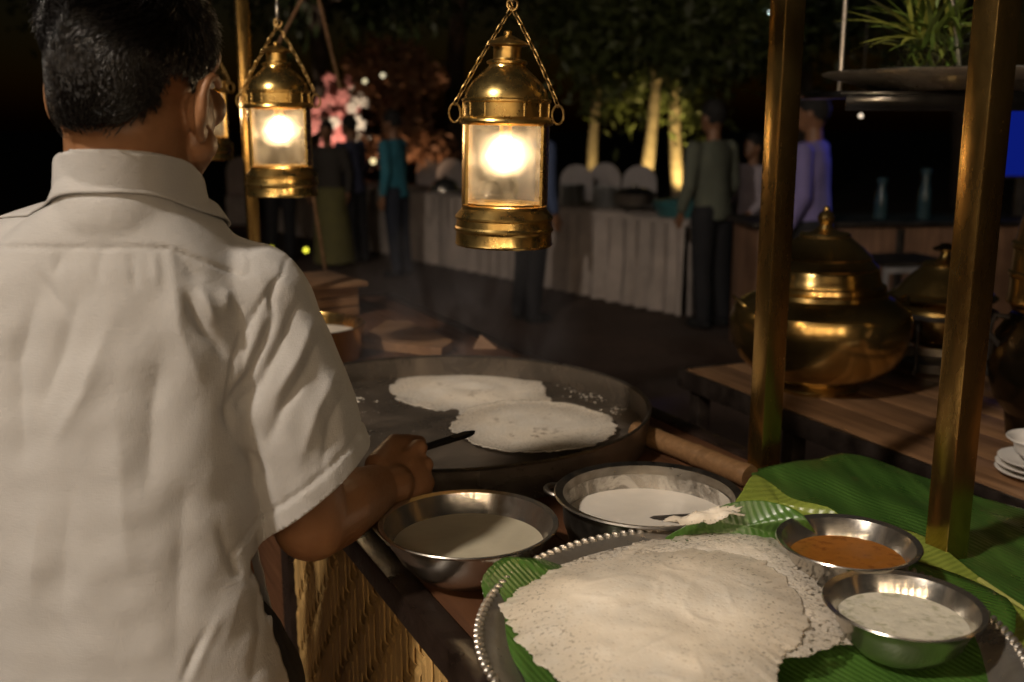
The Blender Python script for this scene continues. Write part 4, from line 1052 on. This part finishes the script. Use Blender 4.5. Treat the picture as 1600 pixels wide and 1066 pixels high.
flat(MB(), -sdir*.03, sdir*l, .011, .015, .005, Vector((-.3,-.5,.8))).build('handle', simple('black_handle', (.012,.011,.01), .35), spt, angle=40)
flat(MB(), sdir*l*.66 + Vector((-.0009,-.0016,.0027)), sdir*l*.92 + Vector((-.0009,-.0016,.0027)), .008, .010, .001, Vector((-.3,-.5,.8))).build('inlay', M['steel_used'], spt, angle=40)
flat(MB(), -sdir*.03, -sdir*.09 + Vector((0,.01,-.02)), .02, .05, .0016, Vector((-.3,-.5,.8))).build('blade', M['steel_used'], spt, angle=40)

# ------------------------------------------------------------------ background people
def figure(label, foot, yaw, H, shirt, trou, pose=(0, 0), long=False, group='people standing at the buffet', dress=None, lean=0):
    t = thing('person', label, 'person', foot, yaw, group); k = H/1.72; t.rotation_euler = (-.05 - lean, .02*math.sin(yaw*5), yaw)
    def q(x, y, z): return Vector((x, y, z))*k
    b = MB(); 
    b.ell(q(0,.0,1.61), (.076*k,.096*k,.115*k)); b.ell(q(0,.05,1.56), (.05*k,.055*k,.065*k)); b.ell(q(0,.1,1.59), (.014*k,.02*k,.02*k)); b.cone(q(0,-.01,1.52), .052*k, q(0,-.01,1.4), .058*k)
    for s in (-1, 1): b.ell(q(s*.08,-.005,1.6), (.012*k,.02*k,.032*k))
    b.ell(q(0,0,1.22), (.15*k,.1*k,.22*k)); b.ell(q(0,0,.98), (.15*k,.1*k,.12*k))
    shm = MB(); rr = [(.84 if not long else .55, .18, .125), (.98, .165, .118), (1.15, .158, .112), (1.3, .18, .115), (1.38, .18, .1), (1.44, .11, .075)]
    vs = []; fs = []; n = 20
    for z, a, c in rr:
        for j in range(n): an = 2*PI*j/n; vs.append(q(a*math.cos(an), c*math.sin(an), z))
    for i in range(len(rr)-1):
        for j in range(n): fs.append((i*n+j, i*n+(j+1) % n, (i+1)*n+(j+1) % n, (i+1)*n+j))
    fs += [tuple(range(n)), tuple((len(rr)-1)*n+j for j in range(n))]; shm.add(vs, fs)
    for s, bend in ((-1, pose[0]), (1, pose[1])):
        S_ = q(s*.19, 0, 1.38); E_ = q(s*.245, -.02 + .1*bend, 1.1 + .03*bend); W_ = q(s*(.25 - .08*bend), .03 + .3*bend, .86 + .22*bend)
        b.cone(S_, .05*k, E_, .04*k); b.cone(E_, .04*k, W_, .028*k); dd = (W_-E_).normalized()
        b.ell(W_ + dd*.045*k, (.022*k, .036*k, .05*k))
        for f in range(4): b.cone(W_ + dd*.07*k + q(0,(f-1.5)*.017,0), .009*k, W_ + dd*(.15 - .012*abs(f-1.3))*k + q(s*-.012,(f-1.5)*.019,0), .0075*k, 8)
        b.cone(W_ + dd*.03*k + q(0,.03,0), .011*k, W_ + dd*.085*k + q(0,.055,0), .008*k, 8)
        shm.cone(S_, .062*k, E_, .056*k)
        if bend > -1: shm.cone(E_, .054*k, E_.lerp(W_, .85), .042*k)
    tm = MB()
    for s in (-1, 1):
        b.cone(q(s*.09,0,.9), .08*k, q(s*.1,0,.08), .04*k)
        tm.cone(q(s*.09,0,.88), .105*k, q(s*.10,.01,.48), .078*k); tm.cone(q(s*.1,.01,.48), .078*k, q(s*.105,-.01,.09), .065*k)
    tm.ell(q(0,0,.92), (.165*k,.12*k,.12*k))
    if dress:
        tm.lathe([(0,.05*k),(.26*k,.05*k),(.22*k,.5*k),(.16*k,.95*k),(0,.96*k)], 24)
    for nm, mb, vx_, mt in (('body', b, .011, M['skin_b']), ('shirt', shm, .014, shirt), ('trousers' if not dress else 'skirt', tm, .014, trou)):
        me = union(mb, vx_*k, 3); me.materials.append(mt)
        if nm == 'shirt':
            c_ = getco(me); no_ = getno(me); c_ = c_ + no_*(.006*s5(c_*np.array((1,1,.35)), 30))[:, None]; setco(me, c_)
        put(nm, me, t)
    hm = MB().ell(q(0,-.012,1.635), (.085*k,.104*k,.11*k)); me = union(hm, .01, 1)
    bm = bmesh.new(); bm.from_mesh(me); bmesh.ops.bisect_plane(bm, geom=list(bm.verts)+list(bm.edges)+list(bm.faces), plane_co=q(0,.03,1.615), plane_no=Vector((0,.75,-.66)), clear_outer=True)
    for v in bm.verts: v.co += v.normal*.006*math.sin(v.co.x*150)*math.sin(v.co.z*170)
    bm.to_mesh(me); bm.free(); me.materials.append(M['scalp']); hr = put('hair', me, t); solidify(hr, .01, -1)
    for s in (-1, 1): MB().ell(q(s*.1,.05,.04), (.05*k,.13*k,.045*k)).build('shoe', M['filler'], t)
    return t
def cl(n, c): return simple(n, c, .85, 0, .15, 6, .1)
def gp(px, py): return G(px, py, 0)
dark = cl('dark_trousers', (.012,.012,.015)); navy = cl('navy_trousers', (.015,.02,.035))
figure('person with dark hair in a grey green shirt at the right end of the buffet', gp(1112, 512), R(35), 1.70, cl('grey_green_shirt', (.11,.12,.09)), dark, (.2, .3))
figure('person in a blue shirt and dark trousers standing behind the nearest lantern', gp(822, 502), R(-60), 1.70, cl('blue_shirt', (.07,.10,.20)), dark, (.6, .1))
figure('person in a teal shirt and navy trousers walking along the buffet', gp(628, 432), R(70), 1.66, cl('teal_shirt', (.03,.16,.22)), navy, (.0, .4))
figure('person in a dark blue shirt leaning over the far end of the buffet', gp(562, 412), R(60), 1.62, cl('dark_blue_shirt', (.04,.045,.085)), dark, (.5, .6))
figure('person with a violet lit shirt back beside the brass pots', Vector((1.98, 6.6, 0)), R(60), 1.72, cl('violet_lit_shirt', (.20,.17,.38)), dark, (.2, .5))  # the violet light on the back is put into the cloth colour
figure('person in a pale shirt bending behind the buffet near the brass post', Vector((2.05, 8.7, 0)), R(120), 1.45, cl('pale_lilac_shirt', (.35,.30,.34)), dark, (.6, .6))
figure('person in a long pale yellow skirt by the far tables', gp(524, 415), R(170), 1.56, cl('dark_blouse', (.04,.035,.03)), cl('yellow_skirt', (.13,.12,.045)), (.1, .1), dress=True)
figure('person in dark clothes seen only as legs under the middle lantern', gp(440, 408), R(200), 1.66, cl('brown_shirt', (.06,.045,.04)), dark, (.2, .2))

# ------------------------------------------------------------------ buffet
def buffet(name, label, A0, A1, wdt, mat_s, h=.78, ends=True):
    a, b = Vector((A0[0], A0[1], 0)), Vector((A1[0], A1[1], 0)); L = (b-a).length; ang = math.atan2((b-a).y, (b-a).x)
    t = thing(name, label, 'table', a, ang)
    MB().box((L/2, wdt/2 if False else -wdt/2, h-.02), (L, wdt, .04), None, .004).build('tabletop', mat_s, t)
    for side in range(4):
        mb = MB(); ln = L if side in (0, 2) else wdt; n = int(ln/.025)
        for i in range(n+1):
            u = ln*i/n
            for j in range(7):
                f = j/6; z = (h-.045)*(1-f) + .015
                w_ = (.008 + .03*f)*(1 + .5*math.sin(u*1.9))*(math.sin(u*2*PI/.17 + 2.2*math.sin(u*3.1) + .5*math.sin(u*9)) + .35*math.sin(u*2*PI/.071+2*f))
                p = {0: (u, .022+w_, z), 2: (u, -wdt-.022-w_, z), 1: (-.022-w_, -u, z), 3: (L+.022+w_, -u, z)}[side]; mb.v.append(p)
        for i in range(n):
            for j in range(6): a_ = i*7+j; mb.f.append((a_, a_+1, a_+8, a_+7))
        mb.build('skirt', mat_s, t, angle=80)
    for x in (.1, L-.1):
        for y in (-.08, -wdt+.08): MB().box((x, y, (h-.04)/2), (.04,.04,h-.04)).build('leg', M['iron'], t)
    return t, ang
q0, q1 = gp(1068, 496), gp(655, 409)
dr = (q1-q0).normalized(); far = q0 + dr*8.5
skirt = cl('pale_table_linen', (.42,.36,.325))
# the skirt facing the camera runs along the local +y side
bf, ba = buffet('buffet_table', 'long buffet table with a pleated pale skirt across the courtyard', far, q0, .8, skirt)
# rotate so that the near face is the seen one: table body lies on the far side
bf.location = q0; bf.rotation_euler = (0, 0, math.atan2(dr.y, dr.x))
nb_ = Vector((-dr.y, dr.x, 0)); nb_ = nb_ if nb_.y > 0 else -nb_
def ontable(u, v, z=.78): p = q0 + dr*u + nb_*v; return Vector((p.x, p.y, z))
china = simple('buffet_china', (.5,.5,.5), .3, 0, .1); teal = simple('teal_dish', (.05,.17,.18), .35)
ORD = ('lowest', 'second', 'third', 'fourth', 'fifth', 'sixth', 'seventh', 'eighth', 'top')
def put_stack(u, v, n, r, lab):
    p = ontable(u, v)
    for i in range(n):
        solo('plate', MB().lathe([(0,0),(r*.6,0),(r,.016),(r,.019),(r*.6,.005),(0,.004)], 24), china, ORD[i] + (' plate, counted from below, of the ' if 0 < i < 8 else ' plate of the ') + lab, 'plate', (p.x, p.y, .782+i*.022), 'plates stacked on the buffet')
put_stack(1.75, .25, 9, .13, 'buffet stack nearer the big lantern'); put_stack(1.35, .3, 9, .13, 'buffet stack nearer the chafing dish')
p = ontable(.35, .3); sd = thing('serving_dish', 'teal oval dish with a low lid at the right end of the buffet', 'dish', p)
MB().lathe([(0,.002),(.2,.002),(.25,.1),(.26,.105),(.25,.11),(.19,.02),(0,.02)], 36).build('dish', teal, sd); MB().lathe([(.255,.112),(.24,.13),(.1,.15),(.03,.155),(.03,.175),(0,.178)], 36).build('lid', teal, sd)
p = ontable(.95, .3); cd = thing('chafing_dish', 'dark chafing dish between the plates and the teal dish', 'chafing dish', p)
MB().lathe([(0,.06),(.17,.06),(.19,.15),(.195,.155),(.12,.2),(.03,.21),(.02,.24),(0,.24)], 32).build('pan', M['steel_used'], cd)
for i in range(3): a = R(120*i); MB().tube([(.16*math.cos(a), .16*math.sin(a), .1), (.18*math.cos(a), .18*math.sin(a), .002)], .01, 8).build('leg', M['iron'], cd)
for u, r in ((2.6,.16),(3.3,.14),(4.2,.17),(5.3,.15)):
    p = ontable(u, .35); c_ = thing('cloche', 'domed steel food cover %s' % {2.6:'just left of the nearest lantern base', 3.3:'on the buffet behind the nearest lantern', 4.2:'on the buffet beside the teal shirted person', 5.3:'at the far end of the buffet'}[u], 'food cover', p, 0, 'food covers on the buffet')
    MB().lathe([(r+.03,.002),(r+.03,.012),(r,.015),(r*.95,.06),(r*.7,.12),(r*.3,.15),(.02,.155),(.012,.17),(.022,.185),(0,.19)], 28).build('dome', M['steel'], c_); MB().lathe([(0,.001),(r+.04,.001),(r+.045,.006),(0,.006)], 28).build('dish', china, c_)
# white covered chairs beyond the buffet
cover = cl('chair_cover', (.5,.46,.46))
def chair(loc, rz, lab):
    t = thing('banquet_chair', lab, 'chair', loc, rz, 'white covered chairs beyond the buffet')
    pts = []; mb = MB(); n = 16
    outl = [(-.22,.0)] + [(.22*math.cos(PI - PI*i/n), .80 + .22*math.sin(PI*i/n)) for i in range(n+1)] + [(.22,.0)]
    for y in (-.03, .03): pts += [(x, y - .05*(z-.4)+.2*0, z) for x, z in outl]
    m = len(outl); mb.add(pts, [tuple(range(m)), tuple(reversed(range(m, 2*m)))] + [(i, (i+1) % m, m+(i+1) % m, m+i) for i in range(m)])
    mb.build('back_cover', cover, t, angle=40); MB().box((0,.23,.23), (.44,.42,.46), None, .03).build('seat_cover', cover, t)
    return t
for i, (px, d, lab) in enumerate(((902, 13.2, 'white covered chair just right of the nearest lantern'), (945, 13.8, 'white covered chair in front of the left lit trunk'), (1000, 13.0, 'white covered chair in front of the middle lit trunk'), (705, 15.5, 'white covered chair left of the nearest lantern, right one of the pair'), (672, 16, 'white covered chair left of the nearest lantern, left one of the pair'), (375, 16, 'white covered chair behind the small lanterns at left'))):
    p = P(px, 250, d); chair((p.x, p.y, .04 if False else 0), R(180+random.uniform(-25,25)), lab)

# ------------------------------------------------------------------ trees
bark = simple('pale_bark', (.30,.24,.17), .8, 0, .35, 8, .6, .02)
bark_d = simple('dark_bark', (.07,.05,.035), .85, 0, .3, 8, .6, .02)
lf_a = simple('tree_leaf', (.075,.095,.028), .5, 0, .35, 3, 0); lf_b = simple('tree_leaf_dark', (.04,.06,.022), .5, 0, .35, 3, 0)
def tree(label, loc, h, r, n, lf, seed, trunk_h, tr_r=.08, bk=None, flat=.7, size=.09, droop=.3):
    t = thing('tree', label, 'tree', loc, 0, 'trees round the courtyard'); rg = np.random.default_rng(seed); rd = random.Random(seed)
    bk = bk or bark; mb = MB(); pth = []
    for i in range(9): f = i/8; pth.append((tr_r*.5*math.sin(f*4+seed), tr_r*.5*math.sin(f*3+seed*2), f*trunk_h))
    mb.tube(pth, [tr_r*(1.15 - .45*i/8) * (1 + .06*math.sin(i*2.1)) for i in range(9)], 12)
    top = Vector(pth[-1]); tips = []
    for i in range(9):
        a = rd.uniform(0, 6.28); e = rd.uniform(.3, 1.2); l = r*rd.uniform(.6, .95)
        d = Vector((math.cos(a)*math.cos(e), math.sin(a)*math.cos(e), math.sin(e)*flat)); p1 = top + d*l*.5 + Vector((0,0,.1)); p2 = top + d*l
        mb.tube([top - Vector((0,0,.1)), p1, p2], [tr_r*.5, tr_r*.3, tr_r*.1], 7); tips += [p1, p2, p1.lerp(p2, .5)]
    mb.build('trunk', bk, t)
    cc = []
    for i in range(34):
        q = rg.normal(size=3); q /= np.linalg.norm(q); q = q*r*rg.uniform(.35, 1)*np.array((1, 1, flat)); cc.append(np.array((top.x, top.y, h - r*flat)) + q)
    cc = np.array(cc + [np.array(p) for p in tips])
    pick = rg.integers(0, len(cc), n); pos = cc[pick] + rg.normal(size=(n, 3))*r*.13
    u = rg.normal(size=(n, 3)); u[:, 2] -= droop; u /= np.linalg.norm(u, axis=1)[:, None]; v = np.cross(u, rg.normal(size=(n, 3))); v /= np.linalg.norm(v, axis=1)[:, None]
    s = size*rg.uniform(.6, 1.4, n)[:, None]
    Q = np.stack([pos - u*s, pos - u*s*.1 + v*s*.33, pos + u*s, pos - u*s*.1 - v*s*.33], 1).reshape(-1, 3)
    me = bpy.data.meshes.new('crown'); me.from_pydata(Q.tolist(), [], np.arange(4*n).reshape(-1, 4).tolist()); me.update(); me.materials.append(lf); put('crown', me, t)
    return t
def at(px, d): p = P(px, 250, d); return (p.x, p.y, 0)
T1, T2, T3 = at(930, 15.5), at(1015, 14.5), at(1057, 15.0)
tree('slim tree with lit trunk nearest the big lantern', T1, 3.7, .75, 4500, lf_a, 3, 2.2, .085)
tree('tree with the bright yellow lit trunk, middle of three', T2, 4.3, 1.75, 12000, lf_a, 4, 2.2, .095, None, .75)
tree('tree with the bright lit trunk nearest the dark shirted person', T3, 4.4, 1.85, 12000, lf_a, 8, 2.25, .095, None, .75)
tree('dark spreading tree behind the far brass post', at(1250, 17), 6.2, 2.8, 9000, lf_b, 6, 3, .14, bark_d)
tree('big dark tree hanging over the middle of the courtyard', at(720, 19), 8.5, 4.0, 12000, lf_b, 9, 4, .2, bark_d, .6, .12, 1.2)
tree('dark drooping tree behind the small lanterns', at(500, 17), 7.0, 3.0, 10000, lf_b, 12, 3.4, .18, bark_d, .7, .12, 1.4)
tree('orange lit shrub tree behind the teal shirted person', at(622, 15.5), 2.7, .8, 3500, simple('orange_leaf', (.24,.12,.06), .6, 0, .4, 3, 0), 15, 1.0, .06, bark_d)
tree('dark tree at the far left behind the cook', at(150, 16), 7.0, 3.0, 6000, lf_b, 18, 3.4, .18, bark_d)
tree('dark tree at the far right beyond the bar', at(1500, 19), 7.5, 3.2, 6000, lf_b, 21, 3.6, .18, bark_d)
# uplights at the lit trunks
hous = M['iron']
def uplight(loc, to, power, color, label, spread=50):
    t = thing('uplight', label, 'spotlight', loc, 0, 'garden uplights'); MB().lathe([(0,0),(.05,0),(.06,.02),(.06,.12),(.055,.12),(.05,.03),(0,.03)], 20).build('housing', hous, t)
    o = lamp('SPOT', Vector(loc)+Vector((0,0,.13)), power, color, .04, to, spread, .7); return t
for T, pw, lb, dx in ((T1, 90, 'left', -.1), (T2, 300, 'middle', .0), (T3, 300, 'right', .1)):
    uplight((T[0]+dx, T[1]-.75, .0), (T[0], T[1], 1.25), pw, (1, .72, .26), 'ground spotlight at the foot of the %s lit trunk' % lb, 40)
q = at(628, 14.6); uplight(q, (q[0]-.02, q[1]+.9, 1.9), 70, (1, .62, .36), 'ground spotlight under the orange shrub tree', 80)
# flower stand: pink drape and white blooms
q = at(540, 16.4); fl = thing('flower_arrangement', 'tall arrangement of pink drapery and white blooms beyond the buffet', 'flower arrangement', q)
pink = simple('pink_petal', (.62,.24,.22), .7, 0, .2, 6, 0); wht = simple('white_petal', (.72,.68,.58), .7, 0, .1, 6, 0)
MB().tube([(0,0,0),(0,0,1.5)], .05, 10).build('stand', M['iron'], fl)
rg = random.Random(3)
def blossoms(n, cen, sp, m, sz):
    for i in range(n):
        mb = MB(); c = Vector((rg.gauss(cen[0], sp[0]), rg.gauss(cen[1], sp[1]), rg.gauss(cen[2], sp[2])))
        for j in range(5): a = 2*PI*j/5+i; mb.ell(c + Vector((math.cos(a), .2*math.sin(i), math.sin(a)))*sz*.55, (sz*.5, sz*.22, sz*.4), Matrix.Rotation(-a, 3, 'Y'), 8, 5)
        mb.build('blossom', m, fl)
blossoms(26, (-.14,-.1,1.75), (.17,.1,.28), pink, .11); blossoms(20, (.24,-.1,1.6), (.17,.1,.28), wht, .1)
mb = MB(); rr_ = []
for i in range(13):
    for j in range(13):
        u, v = i/12, j/12; mb.v.append((-.05 + (u-.5)*(.22+.25*v), -.22 + .04*math.sin(u*14), 1.72 - .66*v))
for i in range(12):
    for j in range(12): a_ = i*13+j; mb.f.append((a_, a_+1, a_+14, a_+13))
solidify(mb.build('drape', pink, fl), .01)
uplight((q[0]-.05, q[1]-1.25, 0), (q[0], q[1], 1.65), 260, (1, .78, .6), 'ground spotlight in front of the flower arrangement', 45)

# guy ropes near the small lanterns
for (a, b, lab) in (((489, -40), (532, 140), 'thin rope slanting down right of the middle lantern'), ((492, -40), (392, 150), 'thin rope slanting down behind the middle lantern'), ((472, 200), (508, 420), 'thin rope hanging below the middle lantern')):
    p0, p1 = P(*a, 4.2), P(*b, 4.6); solo('rope', MB().tube([(0,0,0), (p1-p0)*.5, p1-p0], .007, 8), M['crate_wood'], lab, 'rope', p0)
# small lights
def fairy(px, py, d, r, c, s, lab):
    p = P(px, py, d); t = thing('light_bulb', lab, 'light', p, 0, 'small lights in the garden'); MB().ell((0,0,0), r, None, 12, 8).build('globe', glow('globe_'+lab[:5], c, s), t)
    MB().tube([(0,0,r*.8),(0,0,r*1.8)], r*.4, 8).build('socket', M['iron'], t); MB().tube([(0,0,r*1.8),(0,0,r*1.8+.6)], .004, 6).build('cord', M['iron'], t)
fairy(1207, 20, 14, .055, (.8,1,.95), 9, 'white lamp high beside the far brass post')
fairy(1345, 181, 6, .012, (1,.8,.6), 1.6, 'tiny pinkish light under the hanging shelf')
fairy(478, 391, 9, .022, (.75,.7,.05), 2.5, 'yellow light low beside the pole under the middle lantern')
fairy(424, 388, 9, .02, (.75,.7,.05), 1.2, 'faint yellow light low by the cook\'s shoulder')
fairy(570, 127, 13, .03, (1,.85,.5), 1.0, 'dim warm light above the flower arrangement'); fairy(598, 118, 13, .03, (1,.85,.55), 1.0, 'dim warm light above the orange shrub tree'); fairy(583, 252, 12, .035, (1,.8,.4), 1.4, 'warm light between the dark blue and teal shirts')
fairy(1238, 248, 9, .022, (.7,1,.8), 2.5, 'greenish light seen just past the far brass post')
# bar at the right with blue light
bw = thing('bar_counter', 'low bar counter with a lit brown front behind the brass pots', 'bar', (2.55, 6.7, 0), R(5))
MB().box((0,.3,.45), (1.9,.55,.86), None, .01).build('body', wood('bar_wood', (.10,.05,.03), (.3,.17,.1), .5, 2), bw)
MB().box((0,.3,.90), (2.0,.62,.035), None, .006).build('top', M['iron'], bw)
for x in (-.9, .0, .9): MB().box((x,.02,.45), (.05,.03,.84), None, .004).build('batten', M['iron'], bw)
def jar(px, lab, h=.26, c='clear', d=6.8):
    p = P(px, 270, d); t = thing('glass_jar', lab, 'jar', (p.x, p.y, .92), 0, 'jars on the bar'); MB().lathe([(0,0),(.042,0),(.045,.01),(.04,h*.6),(.024,h*.8),(.024,h),(.02,h),(.02,h*.8),(.036,h*.6),(.04,.012),(0,.01)], 24).build('jar', jm, t); MB().lathe([(0,h),(.034,h),(.034,h+.03),(0,h+.035)], 20).build('stopper', jm, t)
jm = simple('frosted_jar', (.03,.06,.07), .12, 0, .1)
jar(1380, 'left glass jar on the bar with a bluish lid', .24); jar(1448, 'right glass jar on the bar, lit cyan', .3)
sc_ = thing('screen', 'glowing blue screen at the right edge behind the canister', 'screen', P(1604, 210, 7.0) - Vector((0,0,.0)), R(-10))
MB().box((0,.02,0), (.40,.05,.60), None, .01).build('casing', M['iron'], sc_); MB().box((0,-.008,0), (.36,.004,.56)).build('display', glow('blue_display', (.02,.06,1), .15), sc_)
MB().box((0,.03,-.74), (.06,.04,.88)).build('stand', M['iron'], sc_)
lamp('SPOT', (3.6, 7.6, 2.2), 60, (.14,.16,1), .08, (2.0, 6.7, 1.35), 24, .6)  # assumed blue spot without a fixture, for the violet shirt back
lamp('SPOT', (3.4, 6.9, 2.6), 7, (.2,.75,1), .06, (2.6, 6.8, 1.0), 50, .6)  # assumed cyan spot without a fixture, over the bar
# metal frame table
q = Vector((2.12, 5.55, 0)); fr = thing('folding_table', 'small folding table with a pale metal frame behind the brass pot', 'table', q, R(10))
fm = simple('pale_metal', (.4,.4,.42), .4, .5)
MB().box((0,0,.82), (.42,.4,.02), None, .003).build('top', M['iron'], fr)
for x in (-.19,.19):
    for y in (-.18,.18): MB().box((x,y,.405), (.022,.022,.81)).build('leg', fm, fr)
MB().box((0,-.18,.3), (.36,.018,.018)).build('rail', fm, fr); MB().box((0,-.18,.79), (.40,.02,.03)).build('rail', fm, fr)

# assumed, unseen flood lamp on a stand behind the photographer
fs_ = thing('assumed_flood_lamp', 'assumed unseen floodlight on a tall stand behind the photographer', 'floodlight', (FLOOD[0]-.1, FLOOD[1]-.35, 0))
MB().tube([(0,0,.5),(0,0,4.25)], .02, 10).build('pole', M['iron'], fs_)
for i in range(3): a = R(120*i); MB().tube([(0,0,.8),(.45*math.cos(a),.45*math.sin(a),.01)], .014, 8).build('leg', M['iron'], fs_)
MB().box((.05,.05,4.25), (.35,.12,.28), Matrix.Rotation(R(25), 3, 'X'), .01).build('housing', M['iron'], fs_)

yl = thing('assumed_yard_lamp', 'assumed floodlight on a tall pole at the left of the courtyard, added to light the buffet', 'floodlight', (YARD[0]-.2, YARD[1]-.3, 0))  # unseen pole lamp, assumed and added so the buffet is lit
MB().tube([(0,0,0),(0,0,4.0)], .04, 10).build('pole', M['iron'], yl); MB().box((.05,.05,4.0), (.35,.12,.28), Matrix.Rotation(R(25), 3, 'X'), .01).build('housing', M['iron'], yl)

# unseen festoon string added behind the camera, for highlights in the brass
fa, fb = Vector((-2.8, -.9, 2.8)), Vector((2.0, -2.6, 2.8)); pth = [fa.lerp(fb, i/32) - Vector((0,0,.35*math.sin(PI*i/32))) for i in range(33)]
ft = thing('added_festoon', 'added string of warm bulbs behind the camera, for highlights in the brass', 'string lights', fa)
MB().tube([p - fa for p in pth], .006, 6).build('cord', M['iron'], ft)
fbm = MB().ell((0,0,0), (.033,.033,.04), None, 20, 12).mesh('bulb', glow('added_festoon_bulb', (1.0,.74,.48), 260))
for i in range(2, 31, 4):
    o = put('bulb', fbm, ft); o.location = pth[i] - fa - Vector((0,0,.075)); MB().tube([pth[i]-fa, pth[i]-fa-Vector((0,0,.04))], .014, 8).build('socket', M['iron'], ft)
# steam over the griddle
def steam_mat():
    m = Mat('steam'); m.nt.nodes.remove(m.b); v = m.n('ShaderNodeVolumePrincipled'); v.inputs['Color'].default_value = (.85,.83,.9,1); v.inputs['Anisotropy'].default_value = .2
    f = m.noise(5.5, m.co((1,1,.55)), 4, .6, 1.4); gr = m.n('ShaderNodeTexGradient', gradient_type='SPHERICAL'); m.l(m.co((1/.36,1/.26,1/.36)), gr.inputs[0])
    m.l(m.math('MULTIPLY', m.ramp(f, [(.46, 0.0), (.72, 1.0)]), m.math('MULTIPLY', gr.outputs['Fac'], 3.6)), v.inputs['Density']); m.l(v.outputs[0], m.out.inputs['Volume']); return m.m
q = P(690, 515, 2.42); st_o = solo('steam', MB().ell((0,0,0), (.36,.26,.36), None, 24, 14), steam_mat(), 'thin wisp of steam rising off the far edge of the griddle', 'steam', q); st_o['kind'] = 'stuff'

# unseen wall and lit sconces added behind the camera for polished metal to reflect
vw = thing('added_wall', 'cream plaster wall added behind the camera for the metal to reflect', 'wall', (0, -6.2, 0))
MB().box((0,-.1,2.1), (13,.2,4.2), None, .01).build('plaster', simple('cream_plaster', (.66,.57,.45), .85, 0, .12, 2, .2), vw)
for i in range(6): MB().box((-5.5+2.2*i, .03, 2.1), (.35,.06,4.2), None, .01).build('pilaster', simple('pilaster_paint', (.5,.40,.3), .8), vw)
MB().box((0,.03,.15), (13,.06,.3), None, .01).build('plinth', M['counter_wood'], vw)
for x in (-4.4, -2.2, 0, 2.2):
    sc = thing('added_sconce', {-4.4: 'leftmost added sconce behind the photographer', -2.2: 'second added sconce from the left behind the photographer', 0: 'added sconce straight behind the photographer', 2.2: 'rightmost added sconce behind the photographer'}[x], 'wall lamp', (x, -6.2, 2.7), 0, 'sconces added behind the camera')
    MB().box((0,.03,0), (.08,.05,.2), None, .01).build('bracket', M['brass'], sc); MB().ell((0,.16,.1), .06, None, 16, 10).build('globe', SG if x > -4.4 else glow('added_sconce_globe', (1,.76,.5), 430), sc)
    SG = bpy.data.materials['added_sconce_globe']
